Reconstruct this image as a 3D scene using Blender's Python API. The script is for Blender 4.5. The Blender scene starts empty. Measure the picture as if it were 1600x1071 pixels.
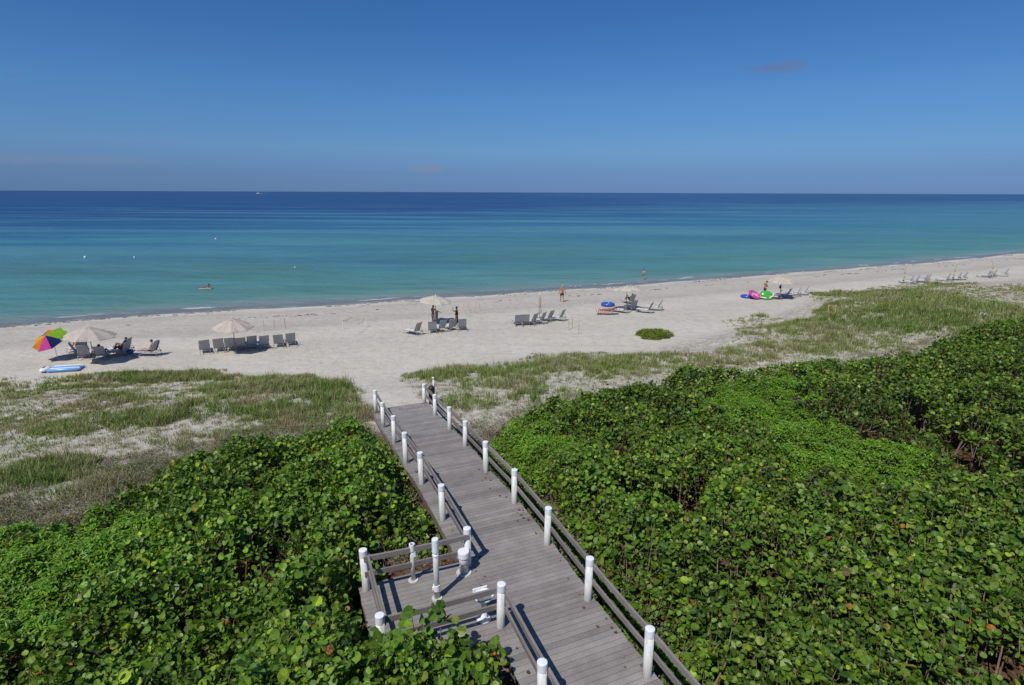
import bpy, bmesh, math, random
import numpy as np
from mathutils import Vector, Matrix

R = math.radians
S = bpy.context.scene
C = S.collection
rng = np.random.default_rng(7)
random.seed(7)

# ------------------------------------------------------------------ camera
CAM_H, FPX, PITCH, ROLL = 11.5, 888.0, R(14.8), math.atan2(6, 1600)
cam_d = bpy.data.cameras.new('camera')
cam = bpy.data.objects.new('camera', cam_d)
C.objects.link(cam)
cam_d.sensor_width = 36.0
cam_d.lens = FPX / 1600 * 36.0
cam_d.clip_start = 0.1
cam_d.clip_end = 90000
cam.matrix_world = (Matrix.Translation((0, 0, CAM_H)) @ Matrix.Rotation(R(90) - PITCH, 4, 'X')
                    @ Matrix.Rotation(ROLL, 4, 'Z'))
S.camera = cam

# ------------------------------------------------------------------ sun and sky
SUN_EL = R(55)
SHX, SHY = 0.55, 0.835                       # direction in which shadows fall
sd = Vector((-SHX * math.cos(SUN_EL), -SHY * math.cos(SUN_EL), math.sin(SUN_EL))).normalized()
sun_d = bpy.data.lights.new('sun', 'SUN')
sun_d.energy = 3.7
sun_d.angle = R(0.5)
sun_d.color = (1.0, 0.955, 0.88)
sun = bpy.data.objects.new('sun', sun_d)
C.objects.link(sun)
sun.rotation_euler = (-sd).to_track_quat('-Z', 'Y').to_euler()
sun.location = sd * 60

world = bpy.data.worlds.new('World')
S.world = world
world.use_nodes = True
wn, wl = world.node_tree.nodes, world.node_tree.links
wn.clear()
w_out = wn.new('ShaderNodeOutputWorld')
w_bg = wn.new('ShaderNodeBackground')
w_sky = wn.new('ShaderNodeTexSky')
w_sky.sky_type = 'NISHITA'
w_sky.sun_disc = False
w_sky.sun_elevation = SUN_EL
w_sky.sun_rotation = math.atan2(sd.x, sd.y)
w_sky.altitude = 0
w_sky.air_density = 1.0
w_sky.dust_density = 0.0
w_sky.ozone_density = 1.5
w_hs = wn.new('ShaderNodeHueSaturation')
w_hs.inputs['Saturation'].default_value = 1.12
w_hs.inputs['Value'].default_value = 1.05
w_bg.inputs['Strength'].default_value = 0.085
wl.new(w_sky.outputs[0], w_hs.inputs['Color'])
# deepen the sky towards the blue of a clear, dry day, most of all low over the sea
w_tc = wn.new('ShaderNodeTexCoord')
w_sep = wn.new('ShaderNodeSeparateXYZ')
wl.new(w_tc.outputs['Generated'], w_sep.inputs[0])
w_rp = wn.new('ShaderNodeValToRGB')
cr = w_rp.color_ramp
SKY_STOPS = [(0.0, (.135, .28, .86)), (0.029, (.18, .32, .77)), (0.069, (.28, .465, .82)), (0.144, (.34, .575, .91)), (0.276, (.31, .585, .92)), (1.0, (.55, .78, 1.0))]
while len(cr.elements) < len(SKY_STOPS): cr.elements.new(0.5)
for e, (p_, c_) in zip(cr.elements, SKY_STOPS):
    e.position = p_; e.color = (*c_, 1)
wl.new(w_sep.outputs[2], w_rp.inputs[0])
w_mul = wn.new('ShaderNodeMix'); w_mul.data_type = 'RGBA'; w_mul.blend_type = 'MULTIPLY'
w_mul.inputs[0].default_value = 1.0
wl.new(w_hs.outputs[0], w_mul.inputs[6])
wl.new(w_rp.outputs[0], w_mul.inputs[7])
cur = w_mul.outputs[2]
# faint small clouds far out, at fixed directions
def sky_dir(az, el): return (math.sin(R(az)) * math.cos(R(el)), math.cos(R(az)) * math.cos(R(el)), math.sin(R(el)))
w_nz = wn.new('ShaderNodeTexNoise'); w_nz.inputs['Scale'].default_value = 14; w_nz.inputs['Detail'].default_value = 4
w_mp = wn.new('ShaderNodeMapping'); w_mp.inputs['Scale'].default_value = (1, 1, 4)
wl.new(w_tc.outputs['Generated'], w_mp.inputs[0]); wl.new(w_mp.outputs[0], w_nz.inputs['Vector'])
for az, el, ra, re, col, amt in ((22.5, 10.2, 3.6, 0.6, (1.6, 2.1, 3.9), 0.6), (-8.5, 2.1, 2.0, 0.55, (2.6, 2.95, 4.4), 0.6), (-38, 2.3, 8, 0.7, (2.6, 2.95, 4.4), 0.4), (33, 15.0, 1.6, 1.0, (1.9, 2.4, 4.2), 0.3), (40.0, 9.5, 1.2, 0.5, (1.5, 2.1, 4.0), 0.4), (-39, 8.0, 1.0, 0.35, (1.6, 2.2, 4.2), 0.3)):
    d0 = sky_dir(az, el)
    sb = wn.new('ShaderNodeVectorMath'); sb.operation = 'SUBTRACT'; sb.inputs[1].default_value = d0
    wl.new(w_tc.outputs['Generated'], sb.inputs[0])
    sc_ = wn.new('ShaderNodeVectorMath'); sc_.operation = 'MULTIPLY'; sc_.inputs[1].default_value = (1 / math.sin(R(ra)), 1 / math.sin(R(ra)), 1 / math.sin(R(re)))
    wl.new(sb.outputs[0], sc_.inputs[0])
    ln = wn.new('ShaderNodeVectorMath'); ln.operation = 'LENGTH'
    wl.new(sc_.outputs[0], ln.inputs[0])
    ad = wn.new('ShaderNodeMath'); ad.operation = 'MULTIPLY_ADD'; ad.inputs[1].default_value = 1.6
    wl.new(w_nz.outputs['Fac'], ad.inputs[0]); wl.new(ln.outputs['Value'], ad.inputs[2])
    mr = wn.new('ShaderNodeMapRange'); mr.interpolation_type = 'SMOOTHSTEP'
    mr.inputs['From Min'].default_value = 1.9; mr.inputs['From Max'].default_value = 0.7
    mr.inputs['To Min'].default_value = 0; mr.inputs['To Max'].default_value = amt
    wl.new(ad.outputs[0], mr.inputs['Value'])
    mx = wn.new('ShaderNodeMix'); mx.data_type = 'RGBA'; mx.inputs[7].default_value = (*col, 1)
    wl.new(mr.outputs['Result'], mx.inputs[0]); wl.new(cur, mx.inputs[6])
    cur = mx.outputs[2]
wl.new(cur, w_bg.inputs['Color'])
wl.new(w_bg.outputs[0], w_out.inputs['Surface'])

S.view_settings.view_transform = 'Standard'
S.view_settings.look = 'None'
S.view_settings.exposure = 0.0
S.view_settings.gamma = 1.0
S.view_settings.use_curve_mapping = False
S.render.engine = 'CYCLES'
S.cycles.max_bounces = 5
S.cycles.diffuse_bounces = 2
S.cycles.glossy_bounces = 2
S.cycles.transmission_bounces = 3
S.cycles.transparent_max_bounces = 4

# ------------------------------------------------------------------ materials
def srgb(r, g, b):
    f = lambda c: (c / 255 / 12.92) if c / 255 <= 0.04045 else ((c / 255 + 0.055) / 1.055) ** 2.4
    return (f(r), f(g), f(b), 1)

class NT:
    """small node-building helper"""
    def __init__(s, name):
        s.m = bpy.data.materials.new(name)
        s.m.use_nodes = True
        s.n, s.l = s.m.node_tree.nodes, s.m.node_tree.links
        s.b = s.n['Principled BSDF']
        s.out = s.n['Material Output']
    def node(s, t, **k):
        n = s.n.new(t)
        for a, v in k.items():
            setattr(n, a, v)
        return n
    def link(s, a, b):
        s.l.new(a, b)
    def noise(s, vec, scale, detail=4, rough=0.55, dist=0.0):
        n = s.node('ShaderNodeTexNoise')
        n.inputs['Scale'].default_value = scale
        n.inputs['Detail'].default_value = detail
        n.inputs['Roughness'].default_value = rough
        n.inputs['Distortion'].default_value = dist
        if vec is not None: s.link(vec, n.inputs['Vector'])
        return n.outputs['Fac']
    def mapping(s, vec, scale=(1, 1, 1), rot=(0, 0, 0), loc=(0, 0, 0)):
        n = s.node('ShaderNodeMapping')
        n.inputs['Scale'].default_value = scale
        n.inputs['Rotation'].default_value = rot
        n.inputs['Location'].default_value = loc
        s.link(vec, n.inputs[0])
        return n.outputs[0]
    def ramp(s, fac, stops, interp='LINEAR'):
        n = s.node('ShaderNodeValToRGB')
        cr = n.color_ramp
        cr.interpolation = interp
        while len(cr.elements) < len(stops): cr.elements.new(0.5)
        for e, (p, c) in zip(cr.elements, stops):
            e.position = p
            e.color = c if hasattr(c, '__len__') else (c, c, c, 1)
        s.link(fac, n.inputs[0])
        return n.outputs[0]
    def mix(s, fac, a, b, mode='MIX'):
        n = s.node('ShaderNodeMix', data_type='RGBA', blend_type=mode)
        for sock, v in ((n.inputs[0], fac), (n.inputs[6], a), (n.inputs[7], b)):
            if isinstance(v, bpy.types.NodeSocket): s.link(v, sock)
            else: sock.default_value = v
        return n.outputs[2]
    def math(s, op, a, b=0.0, clamp=False):
        n = s.node('ShaderNodeMath', operation=op, use_clamp=clamp)
        for sock, v in ((n.inputs[0], a), (n.inputs[1], b)):
            if isinstance(v, bpy.types.NodeSocket): s.link(v, sock)
            else: sock.default_value = v
        return n.outputs[0]
    def attr(s, name):
        n = s.node('ShaderNodeAttribute', attribute_name=name)
        return n
    def geo(s):
        return s.node('ShaderNodeNewGeometry').outputs['Position']
    def obj(s):
        return s.node('ShaderNodeTexCoord').outputs['Object']
    def bump(s, h, strength=0.3, dist=0.05):
        n = s.node('ShaderNodeBump')
        n.inputs['Strength'].default_value = strength
        n.inputs['Distance'].default_value = dist
        s.link(h, n.inputs['Height'])
        s.link(n.outputs[0], s.b.inputs['Normal'])
    def set(s, **k):
        for a, v in k.items():
            sock = s.b.inputs[a.replace('_', ' ')]
            if isinstance(v, bpy.types.NodeSocket): s.link(v, sock)
            else: sock.default_value = v

def plain(name, col, rough=0.6, var=0.12, scale=6.0, bump=0.0, spec=0.4, metal=0.0):
    t = NT(name)
    p = t.obj()
    n = t.noise(p, scale, 5)
    lo = tuple(c * (1 - var) for c in col[:3]) + (1,)
    hi = tuple(min(1, c * (1 + var)) for c in col[:3]) + (1,)
    t.set(Base_Color=t.ramp(n, [(0.3, lo), (0.7, hi)]), Roughness=rough, Metallic=metal)
    t.b.inputs['Specular IOR Level'].default_value = spec
    if bump: t.bump(t.noise(p, scale * 6, 3), bump, 0.01)
    return t.m

M = {}
M['pvc'] = plain('white_pvc', (0.78, 0.79, 0.79), 0.38, 0.06, 9, spec=0.5)
# dirt streaks on the pvc posts
def dirty_pvc():
    t = NT('weathered_white_pvc')
    p = t.geo()
    n = t.noise(t.mapping(p, (9, 9, 1.4)), 2.0, 6, 0.65)
    n2 = t.noise(p, 30, 3)
    c = t.ramp(n, [(0.35, (0.76, 0.765, 0.76, 1)), (0.52, (0.68, 0.68, 0.65, 1)), (0.72, (0.42, 0.41, 0.37, 1))])
    sp = t.node('ShaderNodeSeparateXYZ'); t.link(t.obj(), sp.inputs[0])
    low = t.math('SUBTRACT', 0.30, sp.outputs[2])
    lw = t.math('MULTIPLY', t.math('ADD', low, t.math('MULTIPLY', t.noise(p, 8, 4), 0.25)), 2.2, True)
    c = t.mix(t.math('MULTIPLY', lw, 0.6), c, (0.36, 0.34, 0.30, 1))
    t.set(Base_Color=t.mix(0.12, c, t.ramp(n2, [(0.3, 0.55), (0.6, 0.85)])), Roughness=0.42)
    return t.m
M['post'] = dirty_pvc()
M['cap'] = plain('white_cap', (0.84, 0.85, 0.86), 0.3, 0.04, 12)
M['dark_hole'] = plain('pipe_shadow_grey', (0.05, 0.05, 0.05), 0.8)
M['sealant'] = plain('old_sealant', (0.55, 0.55, 0.52), 0.7, 0.25, 20, 0.3)
def wood(name, col, walked=False):
    t = NT(name)
    tint = t.attr('tint').outputs['Color']
    p = t.geo()
    n = t.noise(p, 2.2, 6, 0.6)
    n2 = t.noise(p, 45, 4, 0.6)
    base = t.ramp(n, [(0.25, tuple(c * 0.80 for c in col) + (1,)), (0.55, tuple(col) + (1,)),
                      (0.8, tuple(c * 1.18 for c in col) + (1,))])
    fine = t.ramp(n2, [(0.3, 0.82), (0.7, 1.12)])
    c = t.mix(1.0, base, fine, 'MULTIPLY')
    c = t.mix(1.0, c, tint, 'MULTIPLY')
    if walked:
        # stains, worn lighter patches and drifted sand towards the beach end
        st = t.noise(p, 0.9, 6, 0.7)
        c = t.mix(t.ramp(st, [(0.55, 0.0), (0.70, 0.35)]), c, (0.13, 0.115, 0.10, 1))
        c = t.mix(t.ramp(t.noise(t.mapping(p, (1, 1, 1), (0, 0, 0), (7, 3, 0)), 0.6, 5, 0.65), [(0.52, 0.0), (0.72, 0.35)]), c, (0.38, 0.355, 0.335, 1))
        sp = t.node('ShaderNodeSeparateXYZ'); t.link(p, sp.inputs[0])
        yy = t.math('MULTIPLY', t.math('SUBTRACT', sp.outputs[1], 21.0), 0.13, True)
        sd_ = t.math('MULTIPLY', yy, t.ramp(t.noise(p, 2.4, 6, 0.7), [(0.35, 0.0), (0.62, 1.0)]))
        c = t.mix(t.math('MULTIPLY', sd_, 0.7), c, (0.44, 0.41, 0.37, 1))
        c = t.mix(t.ramp(t.noise(p, 60, 2), [(0.66, 0.0), (0.70, 0.5)]), c, (0.45, 0.42, 0.38, 1))
    t.set(Base_Color=c, Roughness=0.72)
    t.b.inputs['Specular IOR Level'].default_value = 0.25
    t.bump(n2, 0.35, 0.006)
    return t.m
M['deck'] = wood('weathered_deck_board', (0.275, 0.253, 0.242), True)
M['rail'] = wood('weathered_rail_board', (0.245, 0.215, 0.195))
M['fascia'] = wood('weathered_fascia', (0.17, 0.145, 0.125))

def leaf_mat(name, spec=0.30, rough=0.42, trans=0.22, vein=0.0):
    t = NT(name)
    tint = t.attr('tint').outputs['Color']
    uv = t.node('ShaderNodeTexCoord').outputs['UV']
    n = t.noise(t.geo(), 14, 3)
    c = t.mix(1.0, tint, t.ramp(n, [(0.3, 0.78), (0.7, 1.2)]), 'MULTIPLY')
    if vein:
        sp = t.node('ShaderNodeSeparateXYZ')
        t.link(uv, sp.inputs[0])
        mid = t.math('LESS_THAN', t.math('ABSOLUTE', sp.outputs[0]), 0.045)
        c = t.mix(t.math('MULTIPLY', mid, vein), c, (0.30, 0.26, 0.09, 1))
    t.set(Base_Color=c, Roughness=rough)
    t.b.inputs['Specular IOR Level'].default_value = spec
    tr = t.node('ShaderNodeBsdfTranslucent')
    t.link(t.mix(1.0, c, (1.3, 1.5, 0.5, 1), 'MULTIPLY'), tr.inputs['Color'])
    ms = t.node('ShaderNodeMixShader')
    ms.inputs[0].default_value = trans
    t.link(t.b.outputs[0], ms.inputs[1])
    t.link(tr.outputs[0], ms.inputs[2])
    t.link(ms.outputs[0], t.out.inputs['Surface'])
    return t.m
M['leaf'] = leaf_mat('sea_grape_leaf', vein=0.6)
M['leaf_small'] = leaf_mat('bright_shrub_leaf', 0.4, 0.42)
M['grass'] = leaf_mat('dune_grass_blade', 0.2, 0.6, 0.25)
M['stem'] = plain('woody_stem', (0.20, 0.14, 0.10), 0.8, 0.3, 30)
M['stem_grey'] = plain('dead_grey_twig', (0.33, 0.29, 0.25), 0.85, 0.2, 30)

# ------------------------------------------------------------------ object helpers
def tag(o, label=None, cat=None, group=None, kind=None):
    if label: o['label'] = label
    if cat: o['category'] = cat
    if group: o['group'] = group
    if kind: o['kind'] = kind
    return o
def empty(name, loc=(0, 0, 0), rz=0.0, label=None, cat=None, group=None):
    o = bpy.data.objects.new(name, None)
    C.objects.link(o)
    o.empty_display_size = 0.2
    o.location = loc
    o.rotation_euler = (0, 0, rz)
    return tag(o, label, cat, group)
def link_mesh(name, me, mats, parent=None, smooth=False):
    o = bpy.data.objects.new(name, me)
    C.objects.link(o)
    for m in (mats if isinstance(mats, (list, tuple)) else [mats]):
        me.materials.append(m)
    if smooth:
        me.polygons.foreach_set('use_smooth', [True] * len(me.polygons))
    if parent: o.parent = parent
    return o
def obj(name, bm, mats, parent=None, smooth=False):
    me = bpy.data.meshes.new(name)
    bmesh.ops.recalc_face_normals(bm, faces=bm.faces)
    bm.to_mesh(me)
    bm.free()
    return link_mesh(name, me, mats, parent, smooth)
def np_mesh(name, V, polys, mats, parent=None, tint=None, uv=None, matidx=None, smooth=False):
    """polys: list of int arrays (n,k); uv: per-vertex (n,2)"""
    me = bpy.data.meshes.new(name)
    V = np.asarray(V, dtype=np.float32)
    me.vertices.add(len(V))
    me.vertices.foreach_set('co', V.ravel())
    loops = np.concatenate([p.ravel() for p in polys]).astype(np.int32)
    tot = np.concatenate([np.full(len(p), p.shape[1], dtype=np.int32) for p in polys])
    start = np.concatenate([[0], np.cumsum(tot)[:-1]]).astype(np.int32)
    me.loops.add(len(loops))
    me.loops.foreach_set('vertex_index', loops)
    me.polygons.add(len(tot))
    me.polygons.foreach_set('loop_start', start)
    if matidx is not None:
        me.polygons.foreach_set('material_index', np.asarray(matidx, dtype=np.int32))
    me.polygons.foreach_set('use_smooth', np.full(len(tot), smooth))
    me.update(calc_edges=True)
    if tint is not None:
        a = me.color_attributes.new('tint', 'FLOAT_COLOR', 'POINT')
        tc = np.ones((len(V), 4), dtype=np.float32)
        tc[:, :3] = tint
        a.data.foreach_set('color', tc.ravel())
    if uv is not None:
        u = me.uv_layers.new(name='UVMap')
        u.data.foreach_set('uv', np.asarray(uv, dtype=np.float32)[loops].ravel())
    return link_mesh(name, me, mats, parent)
def copy_tree(o, parent=None):
    c = o.copy()
    C.objects.link(c)
    if parent: c.parent = parent
    for ch in list(o.children):
        copy_tree(ch, c)
    return c
def add_box(bm, c, s, rot=None, bev=0.0):
    r = bmesh.ops.create_cube(bm, size=1.0)
    vs = r['verts']
    m = Matrix.Translation(Vector(c)) @ (rot.to_4x4() if rot else Matrix.Identity(4)) @ Matrix.Diagonal((*s, 1))
    bmesh.ops.transform(bm, matrix=m, verts=vs)
    if bev:
        es = list({e for v in vs for e in v.link_edges})
        bmesh.ops.bevel(bm, geom=es, offset=bev, segments=1, affect='EDGES', profile=0.7)
def add_tube(bm, pts, r, seg=8, cap=True, radii=None):
    pts = [Vector(p) for p in pts]
    rings = []
    for i, p in enumerate(pts):
        a = pts[max(0, i - 1)]; b = pts[min(len(pts) - 1, i + 1)]
        d = (b - a).normalized()
        up = Vector((0, 0, 1)) if abs(d.z) < 0.95 else Vector((1, 0, 0))
        x = d.cross(up).normalized(); y = x.cross(d)
        rr = radii[i] if radii else r
        rings.append([bm.verts.new(p + x * rr * math.cos(2 * math.pi * k / seg) + y * rr * math.sin(2 * math.pi * k / seg)) for k in range(seg)])
    for i in range(len(rings) - 1):
        for k in range(seg):
            bm.faces.new((rings[i][k], rings[i][(k + 1) % seg], rings[i + 1][(k + 1) % seg], rings[i + 1][k]))
    if cap:
        bm.faces.new(rings[0][::-1]); bm.faces.new(rings[-1])
def add_lathe(bm, prof, c=(0, 0, 0), seg=20):
    rings = []
    for r, z in prof:
        if r < 1e-5: rings.append([bm.verts.new((c[0], c[1], c[2] + z))])
        else: rings.append([bm.verts.new((c[0] + r * math.cos(2 * math.pi * k / seg), c[1] + r * math.sin(2 * math.pi * k / seg), c[2] + z)) for k in range(seg)])
    for a, b in zip(rings, rings[1:]):
        for k in range(seg):
            k2 = (k + 1) % seg
            if len(a) == 1 and len(b) > 1: bm.faces.new((a[0], b[k], b[k2]))
            elif len(b) == 1 and len(a) > 1: bm.faces.new((a[k], a[k2], b[0]))
            elif len(a) > 1: bm.faces.new((a[k], a[k2], b[k2], b[k]))
def add_ball(bm, c, s, seg=12, rings=8, rot=None):
    r = bmesh.ops.create_uvsphere(bm, u_segments=seg, v_segments=rings, radius=1.0)
    m = Matrix.Translation(Vector(c)) @ (rot.to_4x4() if rot else Matrix.Identity(4)) @ Matrix.Diagonal((*s, 1))
    bmesh.ops.transform(bm, matrix=m, verts=r['verts'])

# ------------------------------------------------------------------ terrain functions
SHX_ = np.array([-48.5, -45.5, -42.3, -34.2, -28.5, -21.8, -17.6, -8.8, -1.7, 5.0, 14.2, 26.6, 40.8, 60.6, 74.8, 88.2, 113.4])
SHY_ = np.array([52.4, 54.7, 56.5, 59.5, 62.1, 63.6, 65.0, 69.2, 71.8, 74.4, 78.3, 84.0, 90.5, 99.9, 106.2, 113.0, 127.0])
def shore_y(x):
    x = np.asarray(x, dtype=float)
    y = np.interp(x, SHX_, SHY_)
    y = np.where(x < SHX_[0], SHY_[0] + (x - SHX_[0]) * 0.42, y)
    y = np.where(x > SHX_[-1], SHY_[-1] + (x - SHX_[-1]) * 0.53, y)
    return y + 0.22 * np.sin(x * 0.31) + 0.10 * np.sin(x * 0.83 + 1)
DUX = np.array([-80, -32, -21, -12, -5, 2.4, 9.7, 20, 36, 51, 73, 120])
DUY = np.array([20, 33.0, 35.4, 35.5, 37, 41.2, 42, 50, 66, 73, 81, 104])
def vnoise(x, y, seed=0):
    x = np.asarray(x, float); y = np.asarray(y, float)
    xi = np.floor(x).astype(np.int64); yi = np.floor(y).astype(np.int64)
    xf = x - xi; yf = y - yi
    def h(a, b):
        n = (a * 374761393 + b * 668265263 + seed * 974634777) & 0x7fffffff
        n = ((n ^ (n >> 13)) * 1274126177) & 0x7fffffff
        return ((n ^ (n >> 16)) & 0xffff) / 65535.0
    u = xf * xf * (3 - 2 * xf); v = yf * yf * (3 - 2 * yf)
    return (h(xi, yi) * (1 - u) + h(xi + 1, yi) * u) * (1 - v) + (h(xi, yi + 1) * (1 - u) + h(xi + 1, yi + 1) * u) * v
def fbm(x, y, seed=0, o=4):
    s = 0; a = 0.5; t = 0
    for i in range(o):
        s = s + a * vnoise(x * 2 ** i, y * 2 ** i, seed + i * 17); t += a; a *= 0.5
    return s / t
def sm(t):
    t = np.clip(t, 0, 1)
    return t * t * (3 - 2 * t)
def inland(x, y):
    return (shore_y(x) - np.asarray(y, float)) * 0.91
def ground(x, y, bumps=True):
    s = inland(x, y)
    z = np.where(s < 0, -1.0 + 0.07 * s, -1.0 + 0.80 * sm(s / 7.5) ** 0.75 + 0.20 * sm((s - 5) / 7))
    z = np.maximum(z, -7)
    t = np.interp(x, DUX, DUY) - y
    d = sm(t / 10) * 1.15 + sm((t - 8) / 14) * 0.9
    z = z + d
    if bumps:
        z = z + (fbm(x * 0.35, y * 0.35, 3) - 0.5) * 0.7 * sm(t / 5) * (1 - 0.8 * sm((t - 7) / 4))
        z = z + (fbm(x * 1.3, y * 1.3, 5, 3) - 0.5) * 0.10 * sm(s / 10)
    return z
def gz(x, y): return float(ground(np.array([x]), np.array([y]))[0])
def ray(px, py):
    u, v = px - 800.0, py - 535.5
    c, s = math.cos(ROLL), math.sin(ROLL)
    u2 = u * c + v * s; v2 = -u * s + v * c
    cp, sp = math.cos(PITCH), math.sin(PITCH)
    return Vector((u2, FPX * cp - v2 * sp, -FPX * sp - v2 * cp))
def at(px, py, z=0.0):
    r = ray(px, py); t = (z - CAM_H) / r.z
    return Vector((r.x * t, r.y * t, z))
def P(px, py, dz=0.0):
    """the place on the ground that the photograph shows at this pixel"""
    z = 0.0
    for _ in range(25):
        p = at(px, py, z + dz)
        z = 0.5 * z + 0.5 * gz(p.x, p.y)
    p.z = z
    return p
def world_poly(pts, z=None):
    return np.array([((P(*q)) if z is None else at(q[0], q[1], z))[:2] for q in pts])
def inside(poly, x, y):
    r = np.zeros(x.shape, bool)
    n = len(poly)
    for i in range(n):
        x1, y1 = poly[i]; x2, y2 = poly[(i + 1) % n]
        if y1 == y2: continue
        c = ((y1 > y) != (y2 > y)) & (x < (x2 - x1) * (y - y1) / (y2 - y1) + x1)
        r ^= c
    return r
def edge_dist(poly, x, y):
    d = np.full(x.shape, 1e9)
    n = len(poly)
    for i in range(n):
        a = poly[i]; b = poly[(i + 1) % n]
        ab = b - a; L = (ab ** 2).sum() + 1e-9
        t = np.clip(((x - a[0]) * ab[0] + (y - a[1]) * ab[1]) / L, 0, 1)
        d = np.minimum(d, np.hypot(x - a[0] - t * ab[0], y - a[1] - t * ab[1]))
    return d

# ------------------------------------------------------------------ deck geometry (world)
DECK_Z = 2.65
def deck_z(y):
    return DECK_Z if y < 17 else max(1.25, DECK_Z - (y - 17) / 10 * 1.4)
def solve(px, py, h):
    z = 2.6
    for _ in range(60):
        p = at(px, py, z + h); z = 0.5 * z + 0.5 * deck_z(p.y)
    p = at(px, py, z + h)
    return Vector((p.x, p.y, z))
PH = 1.07
right_posts = [solve(a, b, PH) for a, b in [(1017, 981), (921, 872), (856, 793), (804, 734), (759, 690), (726, 658), (702, 636), (679, 617), (662, 600)]]
left_posts = [solve(a, b, PH) for a, b in [(849, 1033), (782, 911)]]
left_far = [solve(a, b, PH) for a, b in [(730, 824), (690, 758), (657, 707), (632, 676), (614, 650), (597, 629), (585, 610)]]
alc = [solve(568, 858, PH), solve(593, 960, PH)]
dirn = (right_posts[4] - right_posts[0]); dirn.z = 0; dirn.normalize()
perp = Vector((dirn.y, -dirn.x, 0))            # towards the right of the walk
# two more posts towards the camera on both sides
for L in (right_posts, left_posts):
    for _ in range(3):
        L.insert(0, L[0] - dirn * 2.3)

# ------------------------------------------------------------------ ground
def strips(x0, x1, fine0, fine1, step, grow=1.25):
    a = list(np.arange(fine0, fine1 + step, step))
    s = step
    while a[-1] < x1: s *= grow; a.append(a[-1] + s)
    s = step
    while a[0] > x0: s *= grow; a.insert(0, a[0] - s)
    return np.array(a)
def grid_mesh(name, X, Y, Z, mats, attrs):
    ny, nx = X.shape
    V = np.stack([X.ravel(), Y.ravel(), Z.ravel()], 1)
    i = np.arange(ny * nx).reshape(ny, nx)
    F = np.stack([i[:-1, :-1].ravel(), i[:-1, 1:].ravel(), i[1:, 1:].ravel(), i[1:, :-1].ravel()], 1)
    o = np_mesh(name, V, [F], mats, smooth=True)
    for k, v in attrs.items():
        a = o.data.attributes.new(k, 'FLOAT', 'POINT')
        a.data.foreach_set('value', v.ravel().astype(np.float32))
    return o
xs = strips(-30000, 30000, -50, 90, 0.4, 1.22)
ys = strips(-2000, 3000, -4, 120, 0.4, 1.3)
GX, GY = np.meshgrid(xs, ys)
keep_sh = shore_y(GX)
GZ = ground(GX, GY)
thick_l = world_poly([(-250, 830), (0, 800), (110, 800), (200, 745), (260, 705), (340, 692), (430, 658), (520, 645), (600, 648), (672, 740), (730, 830), (600, 845), (580, 960), (700, 1000), (790, 1071), (800, 1500), (-900, 1500)], 2.9)
thick_r = world_poly([(742, 655), (800, 634), (900, 602), (1000, 588), (1100, 578), (1200, 574), (1300, 562), (1400, 552), (1480, 532), (1530, 517), (1600, 507), (1750, 490), (2200, 560), (2600, 1500), (1270, 1500), (1110, 1120), (1000, 965), (910, 850), (840, 770), (770, 700)], 3.1)
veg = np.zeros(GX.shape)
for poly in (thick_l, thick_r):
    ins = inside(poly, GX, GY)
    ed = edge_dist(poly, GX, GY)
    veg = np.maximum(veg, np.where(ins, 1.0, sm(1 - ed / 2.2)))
dt = np.interp(GX, DUX, DUY) - GY
path_w = world_poly([(540, 560), (650, 560), (632, 590), (645, 620), (700, 645), (640, 665), (596, 660), (583, 632), (550, 595)])
pm = np.where(inside(path_w, GX, GY), 1.0, sm(1 - edge_dist(path_w, GX, GY) / 0.7))
ATT = {'inland': inland(GX, GY), 'litter': veg * (1 - pm), 'dune': sm(dt / 3) * (1 - pm)}

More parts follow.
